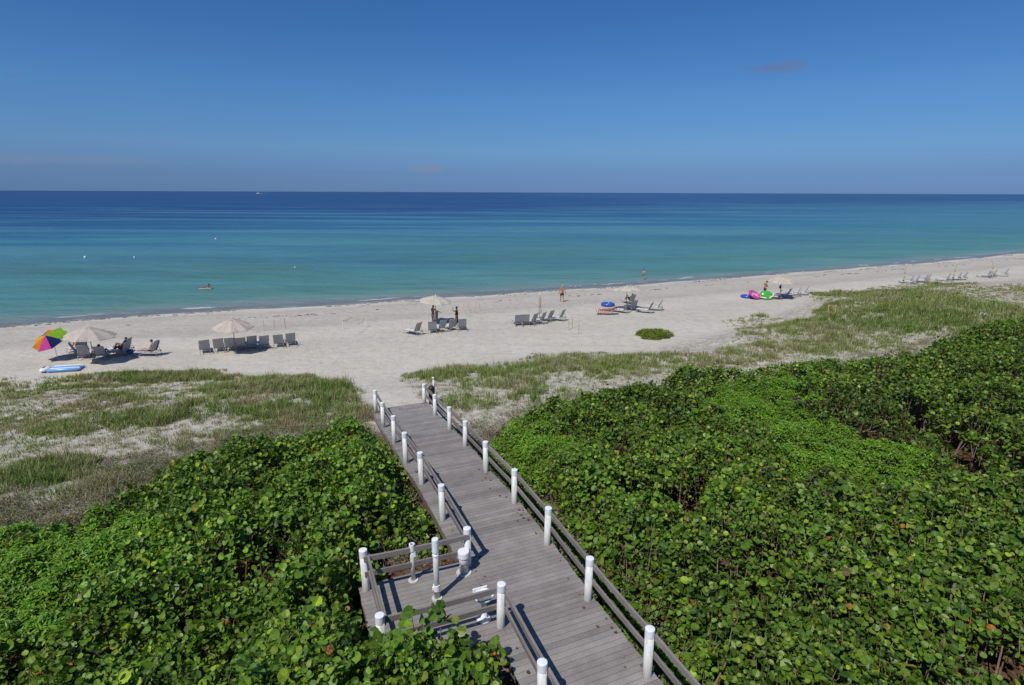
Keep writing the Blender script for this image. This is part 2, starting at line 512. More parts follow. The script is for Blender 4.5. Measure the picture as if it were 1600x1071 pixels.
def sand_mat():
    t = NT('beach_sand')
    p = t.geo()
    s = t.attr('inland').outputs['Fac']
    lit = t.attr('litter').outputs['Fac']
    dune = t.attr('dune').outputs['Fac']
    big = t.noise(p, 0.22, 6, 0.65)
    fine = t.noise(p, 9, 6, 0.7)
    mid = t.noise(p, 1.6, 5, 0.65)
    dry = t.ramp(big, [(0.3, (0.50, 0.462, 0.392, 1)), (0.7, (0.56, 0.520, 0.448, 1))])
    dry = t.mix(1.0, dry, t.ramp(mid, [(0.30, 0.83), (0.5, 1.0), (0.72, 1.06)]), 'MULTIPLY')
    dry = t.mix(1.0, dry, t.ramp(fine, [(0.32, 0.88), (0.5, 1.0), (0.7, 1.07)]), 'MULTIPLY')
    # firmer, slightly darker band between the berm and the water, streaked along the shore
    band = t.noise(t.mapping(p, (0.05, 0.9, 1), (0, 0, R(-23))), 0.7, 6, 0.6)
    sw = t.math('ADD', s, t.math('MULTIPLY', band, 5.0))
    firm = t.ramp(t.math('MULTIPLY', sw, 1 / 40), [(0.06, 1.14), (0.14, 1.12), (0.20, 0.95), (0.24, 0.84), (0.29, 0.92), (0.36, 0.88), (0.42, 0.80), (0.46, 0.97), (0.52, 1.03), (0.58, 0.94), (0.75, 1.02)])
    c = t.mix(1.0, dry, firm, 'MULTIPLY')
    c = t.mix(t.ramp(band, [(0.55, 0.0), (0.68, 0.25)]), c, (0.36, 0.34, 0.31, 1))
    # dune sand is whiter, with plant litter
    c = t.mix(t.math('MULTIPLY', dune, 0.75), c, t.mix(t.ramp(t.noise(p, 2.5, 6, 0.7), [(0.38, 0.0), (0.58, 1.0)]), (0.54, 0.505, 0.455, 1), (0.275, 0.25, 0.175, 1)))
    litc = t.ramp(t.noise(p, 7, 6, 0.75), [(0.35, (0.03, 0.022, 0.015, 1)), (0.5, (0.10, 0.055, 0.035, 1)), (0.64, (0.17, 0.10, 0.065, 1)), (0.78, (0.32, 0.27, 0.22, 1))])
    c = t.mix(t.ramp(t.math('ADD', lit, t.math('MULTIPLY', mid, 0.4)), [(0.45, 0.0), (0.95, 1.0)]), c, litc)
    # wet sand at the water's edge
    wet = t.ramp(t.math('MULTIPLY', t.math('ADD', s, t.math('MULTIPLY', t.noise(p, 0.25, 3), 1.6)), 0.55), [(0.0, 1.0), (0.90, 0.9), (1.0, 0.0)])
    c = t.mix(wet, c, (0.20, 0.185, 0.175, 1))
    t.set(Base_Color=c, Roughness=t.mix(wet, (0.9,) * 3 + (1,), (0.35,) * 3 + (1,)))
    t.b.inputs['Specular IOR Level'].default_value = 0.2
    vo = t.node('ShaderNodeTexVoronoi'); vo.feature = 'SMOOTH_F1'
    vo.inputs['Scale'].default_value = 1.9; vo.inputs['Randomness'].default_value = 1.0
    t.link(p, vo.inputs['Vector'])
    trod = t.ramp(t.noise(t.mapping(p, (0.25, 0.12, 1), (0, 0, R(12))), 1.0, 5, 0.6), [(0.40, 0.15), (0.60, 1.0)])
    dents = t.math('MULTIPLY', t.ramp(vo.outputs['Distance'], [(0.05, 0.0), (0.32, 1.0)]), trod)
    hb = t.math('ADD', t.math('MULTIPLY', t.noise(p, 3.2, 4, 0.6), 0.5), t.math('MULTIPLY', t.noise(p, 11, 4, 0.7), 0.35))
    hb = t.math('ADD', hb, t.math('MULTIPLY', dents, 0.9))
    t.bump(hb, 0.55, 0.09)
    return t.m
M['sand'] = sand_mat()
g = grid_mesh('ground', GX, GY, GZ, M['sand'], ATT)
tag(g, 'pale sand beach and dunes running down to the water', 'beach', kind='structure')

# ------------------------------------------------------------------ sea
def sea_mat():
    t = NT('sea_water')
    p = t.geo()
    o = t.attr('off').outputs['Fac']
    along = t.ramp(t.noise(t.mapping(p, (0.0055, 0.032, 1), (0, 0, R(-22))), 1.0, 8, 0.66, 0.3), [(0.32, 0.0), (0.68, 1.0)])
    along2 = t.noise(t.mapping(p, (0.0011, 0.012, 1), (0, 0, R(-12)), (3, 1, 0)), 1.0, 5, 0.6, 0.4)
    od = t.math('MULTIPLY', o, t.math('ADD', 0.48, t.math('MULTIPLY', along, 1.05)))
    lg = t.math('MULTIPLY', t.math('LOGARITHM', t.math('ADD', od, 1.0), 10.0), 0.25)
    c = t.ramp(lg, [(0.0, (0.19, 0.185, 0.18, 1)), (0.07, (0.18, 0.20, 0.19, 1)), (0.14, (0.19, 0.265, 0.235, 1)), (0.22, (0.125, 0.265, 0.235, 1)),
                    (0.32, (0.085, 0.245, 0.240, 1)), (0.44, (0.065, 0.205, 0.245, 1)), (0.53, (0.040, 0.155, 0.245, 1)),
                    (0.595, (0.020, 0.092, 0.205, 1)), (0.65, (0.0095, 0.042, 0.150, 1)), (0.9, (0.007, 0.028, 0.12, 1))])
    # long blue streaks over deeper or weedy bottom, pale sandbanks
    st = t.ramp(along2, [(0.50, 0.0), (0.60, 0.55), (0.72, 0.9)])
    far = t.ramp(lg, [(0.33, 0.0), (0.47, 1.0)])
    c = t.mix(t.math('MULTIPLY', t.math('MULTIPLY', st, far), 0.8), c, (0.010, 0.062, 0.155, 1))
    pale = t.ramp(along2, [(0.30, 0.7), (0.40, 0.0)])
    c = t.mix(t.math('MULTIPLY', t.math('MULTIPLY', pale, far), 0.5), c, (0.07, 0.19, 0.235, 1))
    mot = t.noise(t.mapping(p, (0.006, 0.042, 1), (0, 0, R(-17)), (11, 5, 0)), 1.0, 8, 0.62, 0.5)
    midw = t.ramp(lg, [(0.30, 0.0), (0.40, 1.0), (0.60, 1.0), (0.70, 0.25)])
    c = t.mix(t.math('MULTIPLY', midw, t.ramp(mot, [(0.50, 0.0), (0.62, 0.65)])), c, (0.095, 0.26, 0.29, 1))
    c = t.mix(t.math('MULTIPLY', midw, t.ramp(mot, [(0.36, 0.45), (0.47, 0.0)])), c, (0.018, 0.085, 0.185, 1))
    sx_n = t.node('ShaderNodeSeparateXYZ'); t.link(p, sx_n.inputs[0])
    bank = t.math('MULTIPLY', t.math('SUBTRACT', sx_n.outputs[0], 20.0), 0.004, True)
    c = t.mix(t.math('MULTIPLY', t.math('MULTIPLY', midw, bank), 0.45), c, (0.075, 0.215, 0.26, 1))
    grn = t.noise(t.mapping(p, (0.03, 0.12, 1), (0, 0, R(-20))), 1.0, 4)
    near = t.ramp(lg, [(0.16, 0.0), (0.22, 1.0), (0.40, 1.0), (0.5, 0.0)])
    c = t.mix(t.math('MULTIPLY', near, t.ramp(grn, [(0.42, 0.0), (0.62, 0.7)])), c, (0.075, 0.20, 0.145, 1))
    # ripple texture, lines of small waves
    rip = t.noise(t.mapping(p, (0.10, 0.55, 1), (0, 0, R(-20))), 1.0, 8, 0.75)
    c = t.mix(1.0, c, t.ramp(rip, [(0.3, 0.76), (0.7, 1.26)]), 'MULTIPLY')
    # thin foam of the tiny breakers, in broken lines
    fn = t.noise(t.mapping(p, (0.10, 0.1, 1)), 1.0, 3)
    fo = t.math('ADD', o, t.math('MULTIPLY', t.noise(p, 0.22, 3), 4.0))
    l1 = t.ramp(t.math('MULTIPLY', fo, 0.1), [(0.345, 0.0), (0.37, 1.0), (0.40, 1.0), (0.425, 0.0)])
    f1 = t.math('MULTIPLY', l1, t.ramp(fn, [(0.53, 0.0), (0.61, 1.0)]))
    fo2 = t.math('ADD', o, t.math('MULTIPLY', t.noise(p, 0.6, 3), 0.9))
    l2 = t.ramp(fo2, [(0.40, 0.0), (0.45, 0.6), (0.60, 0.6), (0.66, 0.0)])
    f2 = t.math('MULTIPLY', l2, t.ramp(t.noise(p, 0.35, 3), [(0.5, 0.0), (0.58, 1.0)]))
    fb = t.noise(p, 3.5, 4, 0.7)
    foam = t.math('MULTIPLY', t.math('MAXIMUM', f1, f2), t.ramp(fb, [(0.35, 0.15), (0.55, 1.0)]))
    c = t.mix(foam, c, (0.72, 0.74, 0.74, 1))
    t.set(Base_Color=c, Roughness=0.32)
    t.b.inputs['Specular IOR Level'].default_value = 0.2
    w1 = t.noise(t.mapping(p, (0.5, 1.6, 1), (0, 0, R(-20))), 1.0, 7, 0.65)
    t.bump(w1, 0.85, 0.4)
    return t.m
M['sea'] = sea_mat()
sx = strips(-60000, 60000, -80, 160, 1.0, 1.25)
off = [-4, -1.5, -0.5, 0, 0.3, 0.7, 1.2, 2, 3, 4.5, 6.5, 9]
while off[-1] < 75000: off.append(off[-1] * 1.22)
off = np.array(off, float)
SX, OF = np.meshgrid(sx, off)
near_y = shore_y(SX)
SY = near_y + OF / 0.91
SZ = np.full(SX.shape, -1.0) + 0.05 * np.exp(-((OF - 4) / 1.2) ** 2) * (0.3 + fbm(SX * 0.05, OF * 0, 9))
sea = grid_mesh('sea', SX, SY, SZ, M['sea'], {'off': OF})
tag(sea, 'calm turquoise sea turning deep blue at the horizon', 'sea', kind='structure')

# ------------------------------------------------------------------ boardwalk
bw = empty('boardwalk', (right_posts[3] + left_posts[3]) / 2 - Vector((0, 0, 0.6)), 0,
           'grey timber boardwalk with white posts and two rails, running through the thicket to the sand', 'boardwalk')
bw_inv = Vector(bw.location)
def loc(p): return Vector(p) - bw_inv

def interp_edge(pts, y):
    pts = sorted(pts, key=lambda p: p.y)
    for a, b in zip(pts, pts[1:]):
        if y <= b.y or b is pts[-1]:
            t = (y - a.y) / (b.y - a.y)
            return a.x + (b.x - a.x) * t
EO = 0.16
right_edge = [p + perp * EO for p in right_posts]
right_edge[-1] = right_edge[-1] + Vector((0, 0, 0))
left_edge = [p - perp * EO for p in left_posts + left_far]
def board_box(V, F, T, a0, a1, b0, b1, z0, z1, th=0.035, tint=1.0):
    """a0-a1 left ends (near, far), b0-b1 right ends; z at near / far"""
    base = len(V)
    q = [(a0, z0), (b0, z0), (b1, z1), (a1, z1)]
    for dz in (0, -th):
        for (p, z) in q: V.append((p[0], p[1], z + dz))
    F += [(base, base + 1, base + 2, base + 3), (base + 7, base + 6, base + 5, base + 4),
          (base, base + 4, base + 5, base + 1), (base + 1, base + 5, base + 6, base + 2),
          (base + 2, base + 6, base + 7, base + 3), (base + 3, base + 7, base + 4, base)]
    T += [tint] * 8
V, F, T = [], [], []
# s runs along the centre line; boards perpendicular to the walk
org = (left_posts[3] + right_posts[3]) / 2
pitch_b = 0.142
def to_world(s, w): return (org.x + dirn.x * s + perp.x * w, org.y + dirn.y * s + perp.y * w)
def side_w(pts, s):
    # lateral offset of an edge polyline at walk distance s
    q = sorted([((p - org).dot(dirn), (p - org).dot(perp)) for p in pts])
    if s <= q[0][0]: a, b = q[0], q[1]
    elif s >= q[-1][0]: a, b = q[-2], q[-1]
    else:
        for a, b in zip(q, q[1:]):
            if a[0] <= s <= b[0]: break
    t = (s - a[0]) / (b[0] - a[0])
    return a[1] + (b[1] - a[1]) * t
s_end = (right_posts[-1] - org).dot(dirn) + 0.05
s_alc0 = (alc[1] - org).dot(dirn) - 0.42
s_alc1 = (alc[0] - org).dot(dirn) + EO
w_alc = (alc[0] - org).dot(perp) - EO
s = (right_posts[0] - org).dot(dirn) - 0.5
while s < s_end:
    s2 = s + pitch_b - 0.009
    wr0, wr1 = side_w(right_edge, s), side_w(right_edge, s2)
    wl0, wl1 = side_w(left_edge, s), side_w(left_edge, s2)
    if s_alc0 < s < s_alc1 - 0.05: wl0 = wl1 = w_alc
    za, zb = deck_z(to_world(s, 0)[1]), deck_z(to_world(s2, 0)[1])
    tn = 0.90 + 0.2 * random.random()
    tn *= random.choice([1, 1, 1, 0.90, 1.08, 0.85])
    j = random.uniform(-0.012, 0.012)
    if s_alc0 < s < s_alc1 - 0.05:
        wm = side_w(left_edge, s) + 0.2
        board_box(V, F, T, to_world(s, wl0 + j), to_world(s2, wl1 + j), to_world(s, wm - .003), to_world(s2, wm - .003), za, zb, tint=0.90 + 0.2 * random.random())
        board_box(V, F, T, to_world(s, wm + .003), to_world(s2, wm + .003), to_world(s, wr0 + j), to_world(s2, wr1 + j), za, zb, tint=tn)
    else:
        board_box(V, F, T, to_world(s, wl0 + j), to_world(s2, wl1 + j), to_world(s, wr0 + j), to_world(s2, wr1 + j), za, zb, tint=tn)
    s += pitch_b
V = [tuple(loc(v)) for v in V]
tcol = np.array(T)[:, None] * np.array([[1.0, 0.99, 0.975]])
np_mesh('deck_planks', V, [np.array(F)], M['deck'], bw, tint=tcol)

# fascia and joists below the planks
def plank_between(name, a, b, w, h, mat, parent, sag=0.0, up=0.0, tint=1.0, seg=1, side=0.0):
    """board on edge from a to b, centre line given, w thick, h high"""
    a, b = Vector(a), Vector(b)
    d = (b - a); dh = Vector((d.x, d.y, 0)).normalized()
    x = Vector((dh.y, -dh.x, 0))
    Vv, Ff = [], []
    for i in range(seg + 1):
        t = i / seg
        c = a + d * t - Vector((0, 0, sag * 4 * t * (1 - t)))
        c = c + x * side
        e = 0.006
        for (u, v) in ((-w/2 + e, -h/2), (w/2 - e, -h/2), (w/2, -h/2 + e), (w/2, h/2 - e), (w/2 - e, h/2), (-w/2 + e, h/2), (-w/2, h/2 - e), (-w/2, -h/2 + e)):
            Vv.append(tuple(loc(c + x * u + Vector((0, 0, v)))))
    n = 8
    F4 = [(i * n + k, i * n + (k + 1) % n, (i + 1) * n + (k + 1) % n, (i + 1) * n + k) for i in range(seg) for k in range(n)]
    F8 = [tuple(range(n - 1, -1, -1)), tuple(seg * n + k for k in range(n))]
    return np_mesh(name, Vv, [np.array(F4), np.array(F8)], mat, parent, tint=np.full((len(Vv), 3), tint))
def fascia(pts, inset=0.05, name='fascia'):
    for a, b in zip(pts, pts[1:]):
        za, zb = deck_z(a.y) - 0.15, deck_z(b.y) - 0.15
        plank_between(name, (a.x, a.y, za), (b.x, b.y, zb), 0.04, 0.20, M['fascia'], bw, tint=0.9 + 0.2 * random.random())
fascia([p - perp * inset for p, inset in zip(right_edge, [0.03] * 20)])
i_gap = 5
fascia([p + perp * 0.03 for p in left_edge[:i_gap]])
fascia([p + perp * 0.03 for p in left_edge[i_gap:]])
ac = [Vector((*to_world(s_alc1 - 0.12, side_w(left_edge, s_alc1)), 0)), Vector((*to_world(s_alc1 - 0.12, w_alc + 0.03), 0)),
      Vector((*to_world(s_alc0 + 0.15, w_alc + 0.03), 0)), Vector((*to_world(s_alc0 + 0.15, side_w(left_edge, s_alc0)), 0))]
fascia(ac)

# posts
def make_post(p, zbase, h=PH, r=0.087):
    bm = bmesh.new()
    add_tube(bm, [(0, 0, zbase), (0, 0, h - 0.16)], r, 20)
    o = obj('post', bm, M['post'], bw, True)
    o.location = loc(p)
    for pl in o.data.polygons:
        if len(pl.vertices) > 4: pl.use_smooth = False
    bm = bmesh.new()
    add_lathe(bm, [(0, h - 0.17), (r + 0.006, h - 0.17), (r + 0.006, h - 0.022), (r + 0.004, h - 0.008), (r * 0.8, h), (0, h + 0.002)], seg=22)
    c = obj('cap', bm, M['cap'], o, False)
    return o
prev = None
def posts_and_rails(pts, inner, skip_first=False, pd=None):
    for i, p in enumerate(pts):
        g0 = gz(p.x, p.y) - p.z - 0.1
        o = make_post(p, min(g0, -0.3)) if not (skip_first and i == 0) else None
        if o:
            o.rotation_euler = (random.uniform(-.022, .022), random.uniform(-.022, .022), random.uniform(0, 3))
    for a, b in zip(pts, pts[1:]):
        d = (b - a); L = d.length; dn = d.normalized()
        dd = Vector((d.x, d.y, 0)).normalized(); x = Vector((dd.y, -dd.x, 0))
        ofs = x * inner
        a2, b2 = a - dn * 0.02, b + dn * 0.02
        tn = random.uniform(0.88, 1.12)
        up = Vector((0, 0, 1))
        plank_between('top_rail', a2 + ofs + up * (PH - 0.20), b2 + ofs + up * (PH - 0.20), 0.05, 0.135, M['rail'], bw, random.uniform(0.008, 0.03), tint=tn, seg=8)
        plank_between('lower_rail', a2 + ofs * 1.01 + up * 0.47, b2 + ofs * 1.01 + up * 0.47, 0.045, 0.13, M['rail'], bw, random.uniform(0.008, 0.03), tint=random.uniform(0.85, 1.05), seg=8)
posts_and_rails(right_posts, 0.085)
posts_and_rails(left_posts, 0.085)
posts_and_rails(left_far, 0.085)
posts_and_rails([left_far[0], alc[0], alc[1], left_posts[4]][::1][:3], -0.085, True)
# near rail of the alcove
def rails_only(a, b, ofs):
    d = (b - a); dd = Vector((d.x, d.y, 0)).normalized(); x = Vector((dd.y, -dd.x, 0)) * ofs
    up = Vector((0, 0, 1))
    plank_between('top_rail', a + x + up * (PH - 0.20), b + x + up * (PH - 0.20), 0.05, 0.135, M['rail'], bw, 0.012, seg=8)
    plank_between('lower_rail', a + x + up * 0.47, b + x + up * 0.47, 0.045, 0.13, M['rail'], bw, 0.012, seg=8, tint=0.9)
rails_only(alc[1], left_posts[4], -0.06)
print('posts', [tuple(round(v, 2) for v in p) for p in right_posts], [tuple(round(v, 2) for v in p) for p in left_posts + left_far + alc])

# fixtures standing on the deck
def flange(parent, name='flange', r0=0.10, r1=0.155):
    bm = bmesh.new()
    add_lathe(bm, [(r0 * .9, 0.0), (r1, 0.0), (r1, 0.02), (r1 * 0.92, 0.028), (r0 + .012, 0.028), (r0 * .9, 0.028)], seg=24)
    return obj(name, bm, M['sealant'], parent)
q = at(646, 907, DECK_Z)
sp = empty('foot_shower_pipe', (q.x, q.y, DECK_Z), R(20), 'slim white pipe with open top, standing on the alcove deck left of the taller pipe', 'pipe')
bm = bmesh.new(); add_tube(bm, [(0, 0, 0.01), (0, 0, 0.95)], 0.052, 18); obj('pipe_body', bm, M['post'], sp, True)
bm = bmesh.new(); add_lathe(bm, [(0.042, 0.80), (0.066, 0.80), (0.066, 0.98), (0.04, 0.98), (0.04, 0.9), (0, 0.9)], seg=20); o_ = obj('open_collar', bm, M['cap'], sp)
bm = bmesh.new(); add_box(bm, (0.055, -0.02, 0.72), (0.05, 0.06, 0.16), bev=0.012); add_tube(bm, [(0.05, 0, 0.68), (0.11, -0.01, 0.66)], 0.014, 8); obj('valve', bm, M['cap'], sp)
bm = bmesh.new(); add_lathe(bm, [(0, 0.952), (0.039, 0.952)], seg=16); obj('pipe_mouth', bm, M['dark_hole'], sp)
flange(sp, r0=0.052, r1=0.12)
q = at(683, 935, DECK_Z)
sp = empty('shower_pipe', (q.x, q.y, DECK_Z), 0, 'tallest slim white pipe with round cap on the alcove deck, behind the leaves', 'pipe')
bm = bmesh.new(); add_tube(bm, [(0, 0, 0.01), (0, 0, 1.45)], 0.062, 18); obj('pipe_body', bm, M['post'], sp, True)
bm = bmesh.new(); add_lathe(bm, [(0, 1.20), (0.078, 1.20), (0.078, 1.5), (0.07, 1.525), (0, 1.53)], seg=20); add_lathe(bm, [(0.06, 1.10), (0.075, 1.10), (0.075, 1.135), (0.06, 1.135)], seg=20); obj('cap', bm, M['cap'], sp)
bm = bmesh.new(); add_lathe(bm, [(0.06, 0.22), (0.08, 0.22), (0.08, 0.36), (0.06, 0.36)], seg=20); add_box(bm, (-0.07, -0.04, 0.29), (0.05, 0.05, 0.09), bev=0.01); obj('coupling', bm, M['cap'], sp)
flange(sp, r0=0.062, r1=0.12)
q = at(725, 895, DECK_Z)
sp = empty('vent_pipe', (q.x, q.y, DECK_Z), 0, 'short thick white pipe with a wide round screw cap beside the corner post', 'pipe')
bm = bmesh.new(); add_tube(bm, [(0, 0, 0.01), (0, 0, 0.5)], 0.105, 24); add_lathe(bm, [(0.1, 0.26), (0.115, 0.27), (0.115, 0.44), (0.1, 0.45)], seg=24); obj('pipe_body', bm, M['post'], sp, True)
bm = bmesh.new(); add_lathe(bm, [(0, 0.44), (0.138, 0.44), (0.142, 0.46), (0.142, 0.58), (0.132, 0.60), (0, 0.61)], seg=26); obj('screw_cap', bm, M['cap'], sp)
flange(sp, r0=0.105, r1=0.185)
q = at(756, 968, DECK_Z)
sp = empty('foot_wash_basin', (q.x, q.y, DECK_Z), math.atan2(perp.y, perp.x), 'white pedestal basin with grey bowl behind the near alcove rail', 'basin')
bm = bmesh.new(); add_lathe(bm, [(0, 0.012), (0.15, 0.012), (0.16, 0.03), (0.11, 0.05), (0.07, 0.06), (0.06, 0.40), (0.09, 0.46), (0, 0.46)], seg=24); obj('pedestal', bm, M['cap'], sp, True)
bm = bmesh.new(); add_lathe(bm, [(0, 0.46), (0.09, 0.455), (0.19, 0.55), (0.22, 0.62), (0.205, 0.62), (0.17, 0.56), (0, 0.52)], seg=26); obj('bowl', bm, M['pvc'], sp, True)
bm = bmesh.new(); add_box(bm, (0.0, 0.22, 0.58), (0.34, 0.04, 0.14), bev=0.015); obj('splash_panel', bm, M['cap'], sp)
M['stone_grey'] = plain('mottled_grey_lining', (0.20, 0.20, 0.20), 0.8, 0.4, 60)
bm = bmesh.new(); add_lathe(bm, [(0, 0.530), (0.165, 0.572)], seg=22); obj('bowl_lining', bm, M['stone_grey'], sp)

# thin white pole, black hose reel and a strap by the far right post
q = P(678, 626)
sp = empty('marker_pole', q, 0, 'thin white pole standing in the sand beside the last right post of the walk', 'pole')
bm = bmesh.new(); add_tube(bm, [(0, 0, -0.1), (0, 0, 1.15)], 0.035, 12); obj('pole', bm, M['pvc'], sp, True)
bm = bmesh.new(); add_lathe(bm, [(0, 1.15), (0.05, 1.15), (0.052, 1.23), (0.03, 1.26), (0, 1.265)], seg=14); obj('cap', bm, M['cap'], sp, True)
M['black_rubber'] = plain('black_rubber', (0.02, 0.02, 0.022), 0.5, 0.2)
rp = right_posts[-1]
bn = empty('waste_bin', rp + perp * 0.34 + Vector((0, 0.25, gz(rp.x + .4, rp.y) - rp.z)), R(20), 'dark waste bin half hidden behind the last right post', 'bin')
bm = bmesh.new(); add_lathe(bm, [(0, 0.0), (0.19, 0.0), (0.235, 0.80), (0.21, 0.80), (0.19, 0.1), (0, 0.08)], seg=20); obj('bin_body', bm, M['black_rubber'], bn, True)
bm = bmesh.new(); add_lathe(bm, [(0.20, 0.80), (0.25, 0.80), (0.25, 0.86), (0.15, 0.97), (0, 1.0)], seg=20); obj('bin_lid', bm, M['black_rubber'], bn, True); bn.scale = (0.7, 0.7, 0.9)
hs = empty('coiled_hose', (rp.x + perp.x * -0.02 + 0.12, rp.y - 0.3, deck_z(rp.y - .3) + 0.0), 0, 'small coil of black hose lying at the foot of the last right post', 'hose')
bm = bmesh.new()
pts = [(0.13 * math.cos(a) * (1 + .02 * i), 0.13 * math.sin(a), 0.022 + 0.006 * i) for i, a in enumerate(np.linspace(0, 6 * math.pi, 40))]
add_tube(bm, [(p[0], p[1], 0.02 + 0.0015 * i) for i, p in enumerate(pts)], 0.016, 8)
obj('hose', bm, M['black_rubber'], hs, True)

# ------------------------------------------------------------------ vegetation
def rand_unit_tilt(n, tmax):
    return rng.uniform(0, tmax, n), rng.uniform(0, 2 * math.pi, n)
def rot_mats(yaw, tilt, tdir):
    """rotate about z by yaw, then tilt by angle towards direction tdir"""
    cy, sy = np.cos(yaw), np.sin(yaw)
    n = len(yaw)
    Rz = np.zeros((n, 3, 3)); Rz[:, 0, 0] = cy; Rz[:, 0, 1] = -sy; Rz[:, 1, 0] = sy; Rz[:, 1, 1] = cy; Rz[:, 2, 2] = 1
    ax = np.stack([-np.sin(tdir), np.cos(tdir), np.zeros(n)], 1)
    c, s = np.cos(tilt), np.sin(tilt)
    K = np.zeros((n, 3, 3))
    K[:, 0, 1] = -ax[:, 2]; K[:, 0, 2] = ax[:, 1]; K[:, 1, 0] = ax[:, 2]; K[:, 1, 2] = -ax[:, 0]; K[:, 2, 0] = -ax[:, 1]; K[:, 2, 1] = ax[:, 0]
    Rt = np.eye(3)[None] + s[:, None, None] * K + (1 - c)[:, None, None] * (K @ K)
    return Rt @ Rz
ROUND = np.array([(0.0, -0.92), (0.62, -0.80), (1.0, -0.12), (0.66, 0.70), (0.0, 0.95), (-0.66, 0.70), (-1.0, -0.12), (-0.62, -0.80)])
NARROW = np.array([(0.0, -1.0), (0.22, -0.5), (0.36, 0.25), (0.26, 0.75), (0.0, 1.0), (-0.26, 0.75), (-0.36, 0.25), (-0.22, -0.5)])
def build_leaves(pos, R3, size, col, shape=ROUND, fold=0.22):
    """one folded leaf blade per row; local x across, y along the blade, z the face normal"""
    n = len(pos)
    L = np.zeros((8, 3)); L[:, :2] = shape; L[:, 2] = fold * np.abs(shape[:, 0]) - 0.10 * shape[:, 1] ** 2
    V = np.einsum('nij,kj->nki', R3, L) * size[:, None, None] + pos[:, None, :]
    b = (np.arange(n) * 8)[:, None]
    F = np.concatenate([b + np.array([[0, 1, 2, 3, 4]]), b + np.array([[0, 4, 5, 6, 7]])])
    T = np.repeat(col, 8, axis=0)
    UV = np.tile(shape, (n, 1))
    return V.reshape(-1, 3), F, T, UV
def build_stems(a, b, r, col):
    n = len(a)
    d = b - a; d /= np.linalg.norm(d, axis=1)[:, None] + 1e-9
    x = np.cross(d, np.array([0.3, 0.9, 0.1])); x /= np.linalg.norm(x, axis=1)[:, None] + 1e-9
    y = np.cross(d, x)
    ring = []
    for k in range(3):
        an = 2 * math.pi * k / 3
        ring.append(x * math.cos(an) + y * math.sin(an))
    V = np.stack([a + q * r[:, None] for q in ring] + [b + q * r[:, None] * 0.6 for q in ring], 1)
    o = (np.arange(n) * 6)[:, None]
    F = np.concatenate([o + np.array([[0, 1, 4, 3]]), o + np.array([[1, 2, 5, 4]]), o + np.array([[2, 0, 3, 5]])])
    return V.reshape(-1, 3), F, np.repeat(col, 6, axis=0)
def leafy_mesh(name, leaves, stems, leaf_m, stem_m, parent=None):
    """leaves / stems are lists of (V, F, T[, UV])"""
    Vs, Fs, Ts, Us, Ms = [], [], [], [], []
    off_ = 0
    for L in leaves:
        Vs.append(L[0]); Fs.append(L[1] + off_); Ts.append(L[2]); Us.append(L[3]); Ms.append(np.zeros(len(L[1])))
        off_ += len(L[0])
    for L in stems:
        Vs.append(L[0]); Fs.append(L[1] + off_); Ts.append(L[2]); Us.append(np.zeros((len(L[0]), 2))); Ms.append(np.ones(len(L[1])))
        off_ += len(L[0])
    V = np.concatenate(Vs)
    if parent is not None:
        V = V - np.array(parent.location)[None]
    return np_mesh(name, V, Fs, [leaf_m, stem_m], parent, tint=np.concatenate(Ts), uv=np.concatenate(Us), matidx=np.concatenate(Ms))

